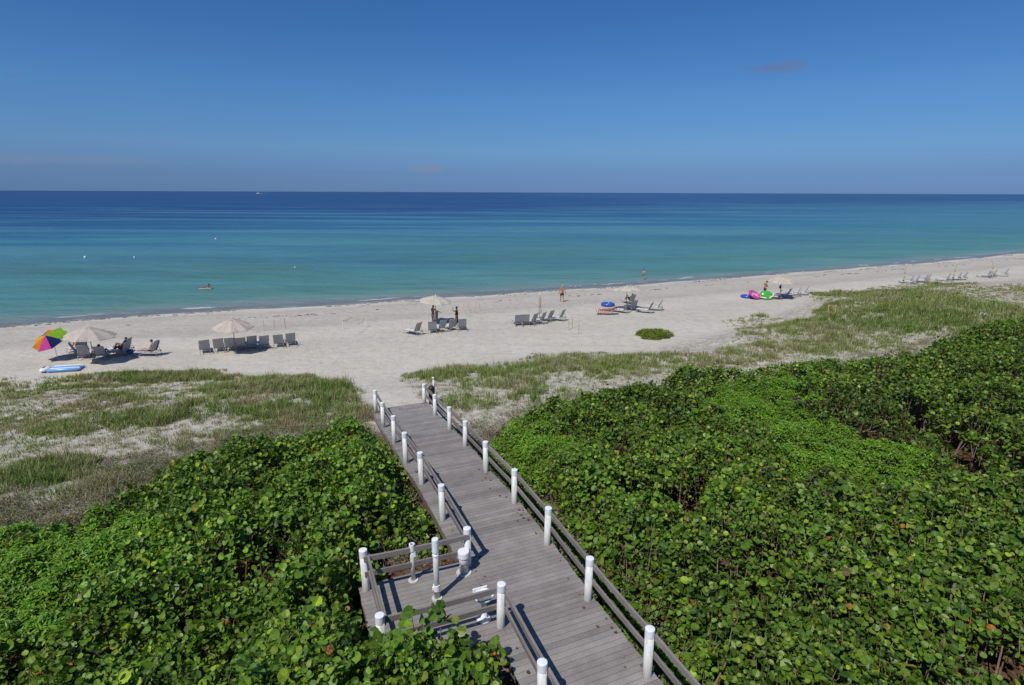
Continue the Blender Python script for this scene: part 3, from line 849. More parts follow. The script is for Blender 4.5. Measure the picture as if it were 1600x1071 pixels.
GREENS = np.array([(0.066, 0.138, 0.014), (0.092, 0.180, 0.016), (0.130, 0.230, 0.020), (0.046, 0.104, 0.014), (0.155, 0.205, 0.028), (0.24, 0.33, 0.025)])
GW = np.array([0.27, 0.26, 0.17, 0.17, 0.09, 0.04])
ODD = np.array([(0.36, 0.30, 0.05), (0.42, 0.14, 0.03), (0.24, 0.13, 0.07)])
def leaf_colors(n, warm=0.014, bright=1.0, young=0.0):
    i = rng.choice(len(GREENS), n, p=GW / GW.sum())
    c = GREENS[i] * rng.uniform(0.75, 1.3, (n, 1)) * bright
    o = rng.random(n) < warm
    c[o] = ODD[rng.integers(0, 3, o.sum())] * rng.uniform(0.7, 1.1, (o.sum(), 1))
    return c
def sprigs(x, y, ztop, leaves_per=8, length=0.42, rmin=0.032, rmax=0.100, spread=0.12, bright=None, warm=0.007, lean=0.4):
    """upright shoots with round leaves held alternately around a stem"""
    n = len(x)
    yaw = rng.uniform(0, 6.283, n)
    tilt = np.abs(rng.normal(0, lean, n)); td = rng.uniform(0, 6.283, n)
    Rs = rot_mats(yaw, tilt, td)
    top = np.stack([x, y, ztop], 1)
    axis = Rs[:, :, 2]
    sl = length * rng.uniform(0.6, 1.2, n)
    sz = rng.uniform(0.72, 1.2, n)
    shade = rng.uniform(0.8, 1.2, (n, 1))
    if bright is not None: shade = shade * bright[:, None]
    LV = []
    a0 = rng.uniform(0, 6.283, n)
    for k in range(leaves_per):
        f = k / (leaves_per - 1)
        az = a0 + k * 2.25 + rng.normal(0, 0.35, n)
        h = -f * sl
        out = spread * (0.35 + 0.8 * min(1, f * 2.2)) * sz * rng.uniform(0.8, 1.25, n)
        cx = np.cos(az) * out; cy = np.sin(az) * out
        ctr = np.einsum('nij,nj->ni', Rs, np.stack([cx, cy, h + 0.35 * out], 1)) + top
        lt = rng.uniform(0.35, 1.15, n) if k else rng.uniform(0.7, 1.3, n)
        Rl = Rs @ rot_mats(az - math.pi / 2 + rng.normal(0, 0.5, n), np.zeros(n), np.zeros(n))
        # tilt the face outwards and up
        Rl = rot_mats(np.zeros(n), lt * rng.choice([1, 1, 1, -0.6], n), az + rng.normal(0, 0.7, n)) @ Rl
        r = (rmin + (rmax - rmin) * rng.random(n) ** 1.4 * (0.55 + 0.45 * min(1, 0.3 + f * 1.6))) * sz
        col = leaf_colors(n, warm) * shade
        if k == 0:
            yg = rng.random(n) < 0.30
            col[yg] = np.array([0.22, 0.33, 0.045]) * rng.uniform(0.75, 1.15, (yg.sum(), 1))
        LV.append(build_leaves(ctr, Rl, r, col))
    st = build_stems(top - axis * (sl * 1.25)[:, None], top, np.full(n, 0.009), np.full((n, 3), 1.0))
    return LV, st

# canopy height above the ground: many rounded humps, lower between them
def hump_field(seed, area, dens, rlo, rhi):
    r2 = np.random.default_rng(seed)
    x0, x1, y0, y1 = area
    n = int((x1 - x0) * (y1 - y0) * dens)
    return np.stack([r2.uniform(x0, x1, n), r2.uniform(y0, y1, n), r2.uniform(rlo, rhi, n), r2.uniform(0.55, 1.0, n)], 1)
def humps(H, x, y):
    out = np.zeros(len(x))
    for i0 in range(0, len(x), 20000):
        xx = x[i0:i0 + 20000, None]; yy = y[i0:i0 + 20000, None]
        d = ((xx - H[None, :, 0]) ** 2 + (yy - H[None, :, 1]) ** 2) / H[None, :, 2] ** 2
        out[i0:i0 + 20000] = (np.sqrt(np.clip(1 - d, 0, 1)) * H[None, :, 3]).max(1)
    return out
HF = hump_field(11, (-20, 48, 2, 44), 0.8, 0.5, 1.4)
HF2 = hump_field(12, (-20, 48, 2, 44), 3.0, 0.2, 0.5)
deck_line = right_posts
def right_rail_x(y): return np.interp(y, [p.y for p in right_posts], [p.x for p in right_posts])
lp_sorted = sorted(left_posts + left_far, key=lambda p: p.y)
def left_rail_x(y): return np.interp(y, [p.y for p in lp_sorted], [p.x for p in lp_sorted])
def canopy_h(x, y, ed, side):
    far = sm((x - 12) / 20) * 0.45 if side > 0 else np.zeros(len(x))
    low = (1.05 if side > 0 else 0.95) + far
    big = (fbm(x * 0.24, y * 0.24, 31, 3) - 0.5) * 1.7 + (fbm(x * 0.7, y * 0.7, 33, 2) - 0.5) * 0.5
    if side > 0:
        w = (x - right_rail_x(y))
    else:
        w = (left_rail_x(y) - x)
        a0, a1, b0, b1 = -3.6, -0.2, 8.6, 12.3
    taper = sm(0.25 + ed / 1.6)
    h = (low + big + 0.75 * humps(HF, x, y)) * taper
    return np.maximum(h, 0.25)
acx, acy = (alc[0].x + alc[1].x) / 2, (alc[0].y + alc[1].y) / 2
def clear_of_deck(x, y, m=0.35):
    """True where nothing of the boardwalk stands (m = margin)"""
    s_ = (x - org.x) * dirn.x + (y - org.y) * dirn.y
    w_ = (x - org.x) * perp.x + (y - org.y) * perp.y
    wr = right_rail_x(y) ; wl = left_rail_x(y)
    on = (x > wl - m) & (x < wr + m) & (y < 27.5)
    alcv = (s_ > s_alc0 - m) & (s_ < s_alc1 + m) & (w_ > w_alc - m) & (w_ < 1.2)
    return ~(on | alcv)

# where the shrubs are the bright small-leaved kind instead of sea grape
bright_px = [[(1110, 600), (1230, 592), (1290, 640), (1330, 680), (1400, 690), (1450, 720), (1440, 790), (1330, 800), (1230, 740), (1190, 690), (1110, 655)],
             [(745, 660), (860, 655), (905, 690), (900, 735), (840, 745), (790, 715)],
             [(-200, 835), (0, 810), (110, 812), (180, 770), (240, 800), (235, 870), (160, 930), (60, 990), (-200, 1040)]]
bright_w = [world_poly(q, 3.1) for q in bright_px]
def is_bright(x, y):
    r = np.zeros(x.shape, bool)
    wx = x + (fbm(x * 1.1, y * 1.1, 71, 3) - 0.5) * 2.2; wy = y + (fbm(x * 1.1, y * 1.1, 72, 3) - 0.5) * 2.2
    for q in bright_w: r |= inside(q, wx, wy)
    return r
def scatter(poly, dens, jitter=True):
    x0, y0 = poly.min(0); x1, y1 = poly.max(0)
    x0, y0, x1, y1 = max(x0, -30), max(y0, 2.0), min(x1, 50), min(y1, 60)
    n = int((x1 - x0) * (y1 - y0) * dens)
    x = rng.uniform(x0, x1, n); y = rng.uniform(y0, y1, n)
    k = inside(poly, x, y)
    return x[k], y[k]
dark_c = [(P(1330, 640).x, 25.0)]
darkw = at(1330, 625, 3.9)
def thicket(name, poly, side, label):
    x, y = scatter(poly, 74)
    ed = edge_dist(poly, x, y)
    ok = clear_of_deck(x, y, 0.26) & (clear_of_deck(x, y, 0.6) | (fbm(x * 0.8, y * 0.8, 61, 2) > 0.36))
    br = is_bright(x, y)
    dk = np.hypot(x - darkw.x, (y - darkw.y) * 1.0) < 2.5
    # ragged outline
    ok &= (ed > 0.9 * fbm(x * 0.9, y * 0.9, 41, 3)) | ~clear_of_deck(x, y, 1.0)
    dist = np.hypot(x, y)
    k1 = ok & ~br & ~dk & (rng.random(len(x)) < np.interp(dist, [8, 15, 30, 45], [0.85, 0.8, 0.62, 0.5]))
    x1, y1, e1 = x[k1], y[k1], ed[k1]
    h = canopy_h(x1, y1, e1, side)
    # near the rails the shrubs are lower and sparse
    if side > 0:
        w = x1 - right_rail_x(y1)
        h = np.where(w < 1.2, np.maximum(h, 0.75), h) * np.clip(0.36 + 0.64 * sm((w - 0.3) / 1.8), 0, 1)
    else:
        s_ = (x1 - org.x) * dirn.x + (y1 - org.y) * dirn.y
        w = left_rail_x(y1) - x1
        h = np.where(w < 1.2, np.maximum(h, 0.7), h)
        h = np.where(y1 > 12.6, h * np.clip(0.45 + 0.55 * sm((w - 0.4) / 1.4), 0, 1), h)
        # in front of the alcove (towards the camera) stay below the rails
    hv = humps(HF, x1, y1)
    gap = (hv < 0.14) & (rng.random(len(x1)) < 0.6)
    gn = fbm(x1 * 0.8, y1 * 0.8, 55, 3)
    gap |= (gn < (0.305 if side > 0 else 0.25) + 0.05 * fbm(x1 * 0.15, y1 * 0.15, 58, 2))
    x1, y1, h, hv = x1[~gap], y1[~gap], h[~gap], hv[~gap]
    layer = rng.random(len(x1))
    depth = np.where(layer < 0.62, rng.uniform(0, 0.12, len(x1)), rng.uniform(0.2, 0.75, len(x1)))
    up = (rng.random(len(x1)) < 0.05) * rng.uniform(0.1, 0.35, len(x1))
    z = ground(x1, y1) + np.maximum(h - depth, 0.12) + up
    patch = (0.60 if side > 0 else 0.78) + 0.95 * fbm(x1 * 0.35, y1 * 0.35, 77, 3)
    sc = np.interp(np.hypot(x1, y1), [10, 40], [1, 1])
    LV, st = sprigs(x1, y1, z, 8, 0.40, bright=patch)
    # woody branches reaching up from the ground
    nb = int(len(x1) * 0.10)
    i = rng.integers(0, len(x1), nb)
    a = np.stack([x1[i] + rng.normal(0, .35, nb), y1[i] + rng.normal(0, .35, nb), ground(x1[i], y1[i])], 1)
    b = np.stack([x1[i], y1[i], z[i] - 0.1], 1)
    br_ = build_stems(a, b, rng.uniform(0.012, 0.03, nb), np.ones((nb, 3)))
    # leaf litter on the ground
    nl = int(len(x1) * 0.6)
    lx, ly = scatter(poly, 22)
    kk = clear_of_deck(lx, ly, 0.1); lx, ly = lx[kk], ly[kk]
    lc = np.array([(0.20, 0.085, 0.04), (0.13, 0.07, 0.04), (0.26, 0.16, 0.10), (0.30, 0.12, 0.05)])[rng.integers(0, 4, len(lx))] * rng.uniform(0.35, 0.8, (len(lx), 1))
    Rl = rot_mats(rng.uniform(0, 6.28, len(lx)), rng.uniform(0, 0.7, len(lx)), rng.uniform(0, 6.28, len(lx)))
    LL = build_leaves(np.stack([lx, ly, ground(lx, ly) + 0.03], 1), Rl, rng.uniform(0.04, 0.085, len(lx)), lc)
    o = leafy_mesh(name, LV + [LL], [st, br_], M['leaf'], M['stem'])
    tag(o, label, 'shrubs', kind='stuff')
    print(name, len(x1))
    # bright small-leaved shrub
    x2, y2 = scatter(poly, 110)
    e2 = edge_dist(poly, x2, y2)
    k2 = is_bright(x2, y2) & clear_of_deck(x2, y2, 0.28) & ((e2 > 0.3) | ~clear_of_deck(x2, y2, 1.0))
    return x2[k2], y2[k2], e2[k2]
def small_shrub(name, x, y, z, label, cat='shrubs', kind='stuff', parent=None, col=(0.125, 0.28, 0.018), leaf=(0.035, 0.06), group=None, per=9, mat=None):
    n = len(x)
    LV = []
    yaw0 = rng.uniform(0, 6.28, n)
    shade = (0.7 + 0.6 * fbm(x * 2.1, y * 2.1, 83, 2))[:, None] * rng.uniform(0.85, 1.15, (n, 1))
    for k in range(per):
        az = yaw0 + k * 2.4
        el = rng.uniform(0.2, 1.25, n)
        r = rng.uniform(*leaf, n)
        # blade along y, leaning outwards
        Rl = rot_mats(az - math.pi / 2, np.zeros(n), np.zeros(n))
        Rl = rot_mats(np.zeros(n), -(math.pi / 2 - el) * 0 + rng.uniform(-0.6, 0.9, n), az + rng.normal(0, 0.6, n)) @ Rl
        rad = rng.uniform(0.02, 0.12, n)
        p = np.stack([x + np.cos(az) * rad, y + np.sin(az) * rad, z - rng.uniform(0, 0.16, n)], 1)
        c = np.array(col)[None] * rng.uniform(0.7, 1.35, (n, 1)) * shade
        c[:, 0] *= rng.uniform(0.8, 1.5, n)
        LV.append(build_leaves(p, Rl, r, c, NARROW if leaf[0] < 0.07 else ROUND, 0.15))
    st = build_stems(np.stack([x, y, z - 0.35], 1), np.stack([x, y, z], 1), np.full(n, 0.006), np.ones((n, 3)))
    o = leafy_mesh(name, LV, [st], mat or M['leaf_small'], M['stem'], parent)
    if label: tag(o, label, cat, group=group, kind=kind)
    return o
xa, ya, ea = thicket('sea_grape_thicket', thick_l, -1, 'dense green sea grape thicket of round leaves on the left of the boardwalk')
xb, yb, eb = thicket('sea_grape_thicket', thick_r, 1, 'wide dense sea grape thicket of round leaves on the right of the boardwalk')
for (x, y, e, side, lab) in ((xa, ya, ea, -1, 'bright green small-leaved ground shrub at the left edge of the left thicket'),
                            (xb, yb, eb, 1, 'bright green small-leaved shrub filling the hollow in the right thicket')):
    h = canopy_h(x, y, e, side) * 0.5 + 0.40 + 0.5 * (fbm(x * 1.3, y * 1.3, 88, 3) - 0.5) + 0.22 * humps(HF2, x, y)
    if side > 0:
        h = h * np.clip(0.45 + 0.55 * sm((x - right_rail_x(y) - 0.4) / 2.0), 0, 1) + 0.25 * sm((x - 12) / 10)
    dep = np.where(rng.random(len(x)) < 0.7, rng.uniform(0, .08, len(x)), rng.uniform(.15, .5, len(x)))
    small_shrub('bright_shrub_cover', x, y, ground(x, y) + np.maximum(h - dep, 0.1), lab, leaf=(0.042, 0.075), per=9)

# a few bushes that stand apart and can be told from the mass
def dome_points(n, c, rx, ry, h, fill=0.35):
    u = rng.uniform(0, 2 * math.pi, n); v = np.sqrt(rng.uniform(0, 1, n))
    x = np.cos(u) * v; y = np.sin(u) * v
    k = 1 + 0.18 * np.sin(3 * u + 1) + 0.1 * np.sin(7 * u)
    dz = np.sqrt(np.clip(1 - v ** 2, 0, 1)) * (0.85 + 0.3 * vnoise(x * 3 + 9, y * 3 + 5, 4))
    X = c[0] + x * rx * k; Y = c[1] + y * ry * k
    Z = ground(X, Y) + h * dz * np.where(rng.random(n) < fill, rng.uniform(0.4, 0.9, n), 1.0) + 0.04
    return X, Y, Z
def sea_grape_bush(c, rx, ry, h, n, label, bright=1.0, group=None, warm=0.01):
    b = empty('sea_grape_bush', (c[0], c[1], gz(c[0], c[1])), 0, label, 'bush', group)
    X, Y, Z = dome_points(n, c, rx, ry, h)
    k = clear_of_deck(X, Y, 0.05)
    X, Y, Z = X[k], Y[k], Z[k]
    LV, st = sprigs(X, Y, Z, 8, 0.38, bright=np.full(len(X), bright), warm=warm)
    leafy_mesh('foliage', LV, [st], M['leaf'], M['stem'], b)
    bm = bmesh.new()
    z0 = gz(c[0], c[1])
    for i in range(7):
        a = random.uniform(0, 6.28); rr = random.uniform(.3, .75)
        e = Vector((math.cos(a) * rx * rr, math.sin(a) * ry * rr, h * random.uniform(.5, .8)))
        add_tube(bm, [(0, 0, -0.1), e * 0.45 + Vector((random.uniform(-.1, .1), random.uniform(-.1, .1), .1)), e], 0.02, 6, radii=[0.045, 0.03, 0.014])
    obj('branches', bm, M['stem'], b, True)
    return b
sea_grape_bush((darkw.x, darkw.y), 2.7, 2.4, 1.9, 330, 'dark green rounded sea grape bush rising above the bright hollow on the right', 0.62)

# the shrub that leans over the near rail of the alcove: long shoots with big fresh leaves
def foreground_bush():
    c = (-1.75, 7.65)
    b = empty('overhanging_bush', (c[0], c[1], gz(*c)), 0, 'leafy sea grape shrub overhanging the near rail of the alcove, big fresh leaves', 'bush')
    n = 420
    x = rng.uniform(-3.1, -0.25, n); y = rng.uniform(6.1, 8.95, n)
    s_ = (x - org.x) * dirn.x + (y - org.y) * dirn.y
    wl = left_rail_x(y)
    k = (s_ < s_alc0 - 0.03) & (x < wl - 0.28)
    x, y = x[k], y[k]; s_ = s_[k]
    h = 1.15 + 0.5 * vnoise(x * 1.2, y * 1.2, 6) - np.clip(0.9 - (left_rail_x(y) - x), 0, 0.9) * 0.7
    z = ground(x, y) + h - np.where(rng.random(len(x)) < .45, rng.uniform(.2, .8, len(x)), 0)
    LV, st = sprigs(x, y, z, 8, 0.42, bright=np.full(len(x), 1.12), lean=.45)
    # long shoots rising in front of the rail
    base = [(-2.62, 8.35, 1.2), (-2.35, 8.45, 1.45), (-2.1, 8.52, 1.3), (-1.8, 8.65, 1.75), (-1.52, 8.72, 1.35), (-1.3, 8.8, 1.75), (-1.1, 8.9, 1.4), (-2.45, 8.3, 1.1), (-1.65, 8.5, 1.25), (-0.95, 8.85, 1.15), (-1.45, 8.4, 1.2), (-2.0, 8.2, 1.25),
            (-2.75, 8.6, 1.0), (-2.2, 8.65, 1.1), (-0.75, 8.7, 0.95), (-0.6, 8.45, 0.95), (-0.45, 8.1, 0.9), (-0.8, 8.3, 1.1), (-1.15, 8.55, 1.2), (-1.95, 8.75, 1.05), (-1.62, 8.85, 1.1), (-0.55, 8.0, 1.1), (-0.3, 7.6, 0.9)]
    sx_ = np.array([q[0] for q in base]); sy_ = np.array([q[1] for q in base]); sz_ = np.array([2.05 + q[2] + .42 for q in base])
    LV2, st2 = sprigs(sx_, sy_, sz_, 11, 0.85, 0.075, 0.118, 0.12, bright=np.full(len(base), 1.25), lean=0.2, warm=0.008)
    br_ = build_stems(np.stack([sx_ * 0 - 1.75 + rng.normal(0, .4, len(sx_)), sy_ * 0 + 7.9, sx_ * 0 + 2.0], 1), np.stack([sx_, sy_, sz_ - .5], 1), np.full(len(sx_), 0.018), np.ones((len(sx_), 3)))
    leafy_mesh('foliage', LV + LV2, [st, st2, br_], M['leaf'], M['stem'], b)
foreground_bush()

# round shrub alone on the beach
c = P(1025, 530)
rb = empty('round_beach_shrub', c, 0, 'low round bright green shrub alone on the open sand', 'shrub')
X, Y, Z = dome_points(900, (c.x, c.y + 0.9), 1.45, 1.15, 0.62, 0.3)
small_shrub('foliage', X, Y, Z, None, parent=rb, col=(0.17, 0.27, 0.02), leaf=(0.045, 0.07), per=7)
bm = bmesh.new()
for i in range(6):
    a = i * 1.05
    add_tube(bm, [(0, 0.8, -0.02), (math.cos(a) * 0.6, 0.85 + math.sin(a) * 0.45, 0.3)], 0.02, 5)
obj('stems', bm, M['stem'], rb)

# ---- dune grass
def blob(px, py, rx, ry):
    c = P(px, py); a = P(px + rx, py); t = P(px, py - ry); u = P(px, py + ry)
    return (c.x, (t.y + u.y) / 2, abs(a.x - c.x), abs(t.y - u.y) / 2)
left_px = [(-200, 612), (0, 596), (100, 590), (200, 582), (330, 578), (420, 588), (500, 590), (545, 600), (575, 630), (590, 660), (600, 700), (560, 720), (0, 900), (-500, 900)]
right_px = [(630, 585), (700, 573), (800, 565), (850, 553), (960, 552), (1090, 556), (1165, 520), (1130, 505), (1180, 492), (1265, 500), (1290, 475), (1262, 462), (1330, 454), (1400, 445), (1500, 442), (1540, 449), (1620, 443), (1800, 440), (1900, 520), (1500, 640), (1000, 680), (800, 700), (740, 665), (690, 640), (640, 610)]
left_w = world_poly(left_px); right_w = world_poly(right_px)
dense_blobs = [(blob(*b[:4]), b[4]) for b in [
    (250, 592, 150, 9, .9), (120, 600, 60, 9, .55), (30, 606, 50, 8, .5), (430, 605, 130, 14, 1.0), (520, 620, 50, 26, 1.0), (190, 628, 60, 12, .7), (230, 655, 70, 16, .9),
    (330, 640, 90, 18, .7), (440, 640, 90, 20, .75), (60, 745, 70, 30, 1.0), (560, 640, 40, 25, 1.0), (180, 760, 150, 28, .8), (330, 690, 100, 14, .5), (110, 670, 60, 14, .45), (480, 660, 60, 14, .6),
    (700, 585, 60, 12, .9), (800, 590, 90, 22, .9), (740, 625, 50, 18, .7), (880, 570, 70, 16, .8), (760, 600, 50, 20, .8), (960, 580, 60, 16, .75), (1040, 555, 60, 9, .8), (1010, 566, 90, 10, .8), (1090, 570, 70, 8, .6), (850, 620, 60, 14, .7),
    (1140, 560, 90, 12, .7), (1190, 492, 40, 5, .9), (1180, 525, 30, 9, .6), (1300, 520, 120, 26, .75), (1440, 500, 150, 34, .95), (1540, 490, 90, 34, .95), (1300, 460, 45, 5, .8), (1430, 462, 90, 10, .9), (1350, 490, 60, 10, .8), (1280, 545, 100, 14, .7), (1190, 545, 60, 10, .6), (1240, 470, 12, 3, .9), (1590, 440, 40, 5, .9), (1470, 446, 40, 3, .9)]]
def grass_weight(x, y):
    w = np.zeros(len(x))
    for (cx, cy, wx, wy), a in dense_blobs:
        d = ((x - cx) / max(wx, 0.5)) ** 2 + ((y - cy) / max(wy, 0.5)) ** 2
        w = np.maximum(w, a * sm(1.45 - d))
    return w
def grass(name, poly, dens, label, hscale=1.0):
    x, y = scatter_any(poly, dens)
    f = fbm(x * 0.42, y * 0.42, 91, 4)
    f2 = fbm(x * 2.3, y * 2.3, 95, 3)
    w = grass_weight(x, y)
    dist = np.hypot(x, y)
    f3 = fbm(x * 1.1, y * 1.1, 99, 3)
    p = np.clip((f - 0.46) * 4.2 + w * 1.3 - 0.22 + (f3 - 0.5) * 2.2 + 0.08, 0.26, 1) * np.clip((f2 - 0.30) * 3.6, 0.12, 1.2)
    p *= np.interp(dist, [15, 35, 60, 110], [1.0, 0.85, 0.55, 0.35])
    k = (rng.random(len(x)) < p) & clear_of_deck(x, y, 0.15)
    for tp in (thick_l, thick_r):
        ins = inside(tp, x, y) & (edge_dist(tp, x, y) > 0.8)
        k &= ~ins
    x, y, w, f, dist = x[k], y[k], w[k], f[k], dist[k]
    n = len(x); m = 7
    print(name, n)
    tall = 0.35 + 1.5 * fbm(x * 1.5, y * 1.5, 97, 2) ** 1.5
    hb = (0.10 + 0.33 * np.clip(w, 0, 1) * rng.uniform(0.5, 1.4, n) * tall + 0.08 * rng.random(n)) * hscale
    # colour: olive green to straw, browner close to the thickets
    tl = np.minimum(edge_dist(thick_l, x, y), edge_dist(thick_r, x, y))
    brown = np.clip(0.04 + 0.75 * sm(1 - tl / 3.6) + 0.95 * (fbm(x * 0.6, y * 0.6, 101, 3) - 0.42) * 2.2 + (1 - w) * 0.25, 0, 1)
    g1 = np.array([0.215, 0.280, 0.075]); g2 = np.array([0.35, 0.29, 0.18])
    gb = np.zeros(n)
    for q in ((60, 748, 75, 32), (200, 655, 60, 14), (500, 622, 80, 28), (330, 645, 60, 12), (1440, 505, 130, 25), (830, 625, 60, 14)):
        cx, cy, wx, wy = blob(*q)
        gb = np.maximum(gb, sm(1.3 - ((x - cx) / wx) ** 2 - ((y - cy) / wy) ** 2))
    brown *= 1 - 0.6 * gb
    lush = np.clip(sm((fbm(x * 0.3, y * 0.3, 111, 3) - 0.5) * 5) * 0.5 + gb * 0.9, 0, 1)[:, None]
    colr = (g1 * (1 - lush) + np.array([0.13, 0.215, 0.035]) * lush) * (1 - brown[:, None]) + g2 * brown[:, None]
    X = np.repeat(x, m) + rng.normal(0, 0.085, n * m); Y = np.repeat(y, m) + rng.normal(0, 0.085, n * m)
    Hh = np.repeat(hb, m) * rng.uniform(0.55, 1.25, n * m)
    W = np.interp(np.repeat(dist, m), [15, 40, 90], [0.009, 0.015, 0.030])
    az = rng.uniform(0, 6.283, n * m); ben = rng.uniform(0.15, 0.75, n * m) * Hh
    straight = ground(X, Y)
    dx, dy = np.cos(az), np.sin(az); sx2, sy2 = -dy, dx
    V = np.zeros((n * m, 5, 3))
    for j, (u, ww, sg) in enumerate(((0, 1, -1), (0, 1, 1), (0.55, .75, 1), (0.55, .75, -1), (1, 0, 0))):
        V[:, j, 0] = X + dx * ben * u * u + sx2 * W * ww * sg
        V[:, j, 1] = Y + dy * ben * u * u + sy2 * W * ww * sg
        V[:, j, 2] = straight + Hh * u * (1 - 0.12 * u) - (0.03 if u == 0 else 0)
    b = (np.arange(n * m) * 5)[:, None]
    col = np.repeat(colr, m, axis=0) * rng.uniform(0.65, 1.35, (n * m, 1))
    st = rng.random(n * m) < 0.16
    col[st] = np.array([0.46, 0.41, 0.25]) * rng.uniform(0.7, 1.1, (st.sum(), 1))
    o = np_mesh(name, V.reshape(-1, 3), [b + np.array([[0, 1, 2, 3]]), b + np.array([[3, 2, 4]])], M['grass'], None, tint=np.repeat(col, 5, axis=0), uv=np.zeros((n * m * 5, 2)))
    tag(o, label, 'grass', kind='stuff')
def scatter_any(poly, dens):
    x0, y0 = poly.min(0); x1, y1 = poly.max(0)
    x0, x1, y1 = max(x0, -60), min(x1, 125), min(y1, 110)
    n = int((x1 - x0) * (y1 - y0) * dens)
    x = rng.uniform(x0, x1, n); y = rng.uniform(y0, y1, n)
    k = inside(poly, x + (fbm(x * .6, y * .6, 121, 3) - .5) * 2.0, y + (fbm(x * .6, y * .6, 122, 3) - .5) * 2.6)
    return x[k], y[k]
grass('dune_grass', left_w, 120, 'tufts of olive dune grass on the sand hummocks left of the boardwalk')
grass('dune_grass', right_w, 60, 'dune grass and scrub on the sand hummocks right of the boardwalk')

# small-leaved scrub and dead twigs at the foot of the thickets
def scrub(name, poly, band, n, label, seed):
    e = []
    xs_, ys_ = [], []
    x0, y0 = poly.min(0) - band; x1, y1 = poly.max(0) + band
    x0, x1, y0, y1 = max(x0, -32), min(x1, 60), max(y0, 8), min(y1, 50)
    x = rng.uniform(x0, x1, n); y = rng.uniform(y0, y1, n)
    ed = edge_dist(poly, x, y); ins = inside(poly, x, y)
    dd = np.where(ins, -ed, ed)
    k = (dd > -1.0) & (dd < band * (0.25 + fbm(x * .5, y * .5, seed, 3))) & clear_of_deck(x, y, 0.4) & (rng.random(n) < np.clip(fbm(x * 1.4, y * 1.4, seed + 5, 3) * 2.6 - 0.75, 0, 1))
    x, y, dd = x[k], y[k], dd[k]
    z = ground(x, y) + rng.uniform(0.05, 0.42, len(x)) * np.clip(1.1 - dd / band, 0.2, 1)
    m = len(x)
    LV = []
    for q in range(5):
        az = rng.uniform(0, 6.28, m)
        Rl = rot_mats(az, rng.uniform(0, 1.2, m), rng.uniform(0, 6.28, m))
        gcol = np.array([(0.20, 0.24, 0.07), (0.15, 0.22, 0.05), (0.24, 0.22, 0.11), (0.28, 0.23, 0.15)])[rng.integers(0, 4, m)] * rng.uniform(0.6, 1.2, (m, 1))
        LV.append(build_leaves(np.stack([x + rng.normal(0, .09, m), y + rng.normal(0, .09, m), z + rng.normal(0, .06, m)], 1), Rl, rng.uniform(.025, .055, m), gcol, NARROW))
    a = np.stack([x, y, ground(x, y)], 1)
    b = a + np.stack([rng.normal(0, .16, m), rng.normal(0, .16, m), (z - ground(x, y)) + rng.uniform(.02, .15, m)], 1)
    b2 = a + np.stack([rng.normal(0, .22, m), rng.normal(0, .22, m), (z - ground(x, y)) * .8 + .04], 1)
    o = leafy_mesh(name, LV, [build_stems(a, b, np.full(m, .007), np.ones((m, 3))), build_stems(a, b2, np.full(m, .006), np.ones((m, 3)))], M['grass'], M['stem_grey'])
    tag(o, label, 'scrub', kind='stuff')
    print(name, m)
scrub('scrub_cover', thick_l, 4.2, 60000, 'brownish low scrub and dead twigs between the left thicket and the dune grass', 201)
scrub('scrub_cover', thick_r, 3.6, 90000, 'brownish low scrub and dead twigs between the right thicket and the dune grass', 211)

# ---- a few dry leaves blown onto the deck
n = 420
ss = rng.uniform(-9, s_end - 1, n)
side_ = rng.random(n) < 0.5
wl_ = np.array([side_w(left_edge, q) for q in ss]); wr_ = np.array([side_w(right_edge, q) for q in ss])
ww = np.where(side_, wl_ + 0.12 + np.abs(rng.normal(0, .22, n)), wr_ - 0.08 - np.abs(rng.normal(0, .22, n)))
lx = org.x + dirn.x * ss + perp.x * ww; ly = org.y + dirn.y * ss + perp.y * ww
lz = np.array([deck_z(q) for q in ly]) + 0.012
k = rng.random(n) < np.where(ly < 16, 0.4, 0.25)
lx, ly, lz = lx[k], ly[k], lz[k]; m = len(lx)
lc = np.array([(0.22, 0.11, 0.05), (0.16, 0.09, 0.05), (0.26, 0.20, 0.10)])[rng.integers(0, 3, m)] * rng.uniform(.6, 1.1, (m, 1))
V, F, T, U = build_leaves(np.stack([lx, ly, lz], 1), rot_mats(rng.uniform(0, 6.28, m), rng.uniform(0, .25, m), rng.uniform(0, 6.28, m)), rng.uniform(.018, .048, m), lc)
o = np_mesh('fallen_leaves', V, [F], M['leaf'], None, tint=T, uv=U)
tag(o, 'scattered dry brown leaves lying along the edges of the boardwalk', 'leaves', kind='stuff')

# ---- seaweed wrack left by the tide
n = 2600
x = rng.uniform(-60, 120, n)
line = rng.choice([2.6, 5.2, 9.5], n, p=[.45, .35, .2])
s_ = line + rng.normal(0, 0.28, n) + 1.6 * (fbm(x * 0.15, line, 131, 3) - .5)
k = fbm(x * 0.22, line * 3.1, 137, 3) > 0.53
x, s_ = x[k], s_[k]
x = x + rng.normal(0, .1, len(x))
y = shore_y(x) - s_ / 0.91
m = len(x)
Rl = rot_mats(rng.uniform(-.6, .9, m), rng.uniform(0, .3, m), rng.uniform(0, 6.28, m))
SC = NARROW[:, ::-1] * np.array([[1.6, 1.0]])
V, F, T, U = build_leaves(np.stack([x, y, ground(x, y) + 0.015], 1), Rl, rng.uniform(.04, .16, m), np.array([[0.085, 0.065, 0.05]]) * rng.uniform(.6, 1.6, (m, 1)), SC, 0.2)
o = np_mesh('seaweed_wrack', V, [F], M['grass'], None, tint=T, uv=U)
tag(o, 'thin broken lines of dark seaweed along the tide marks', 'seaweed', kind='stuff')
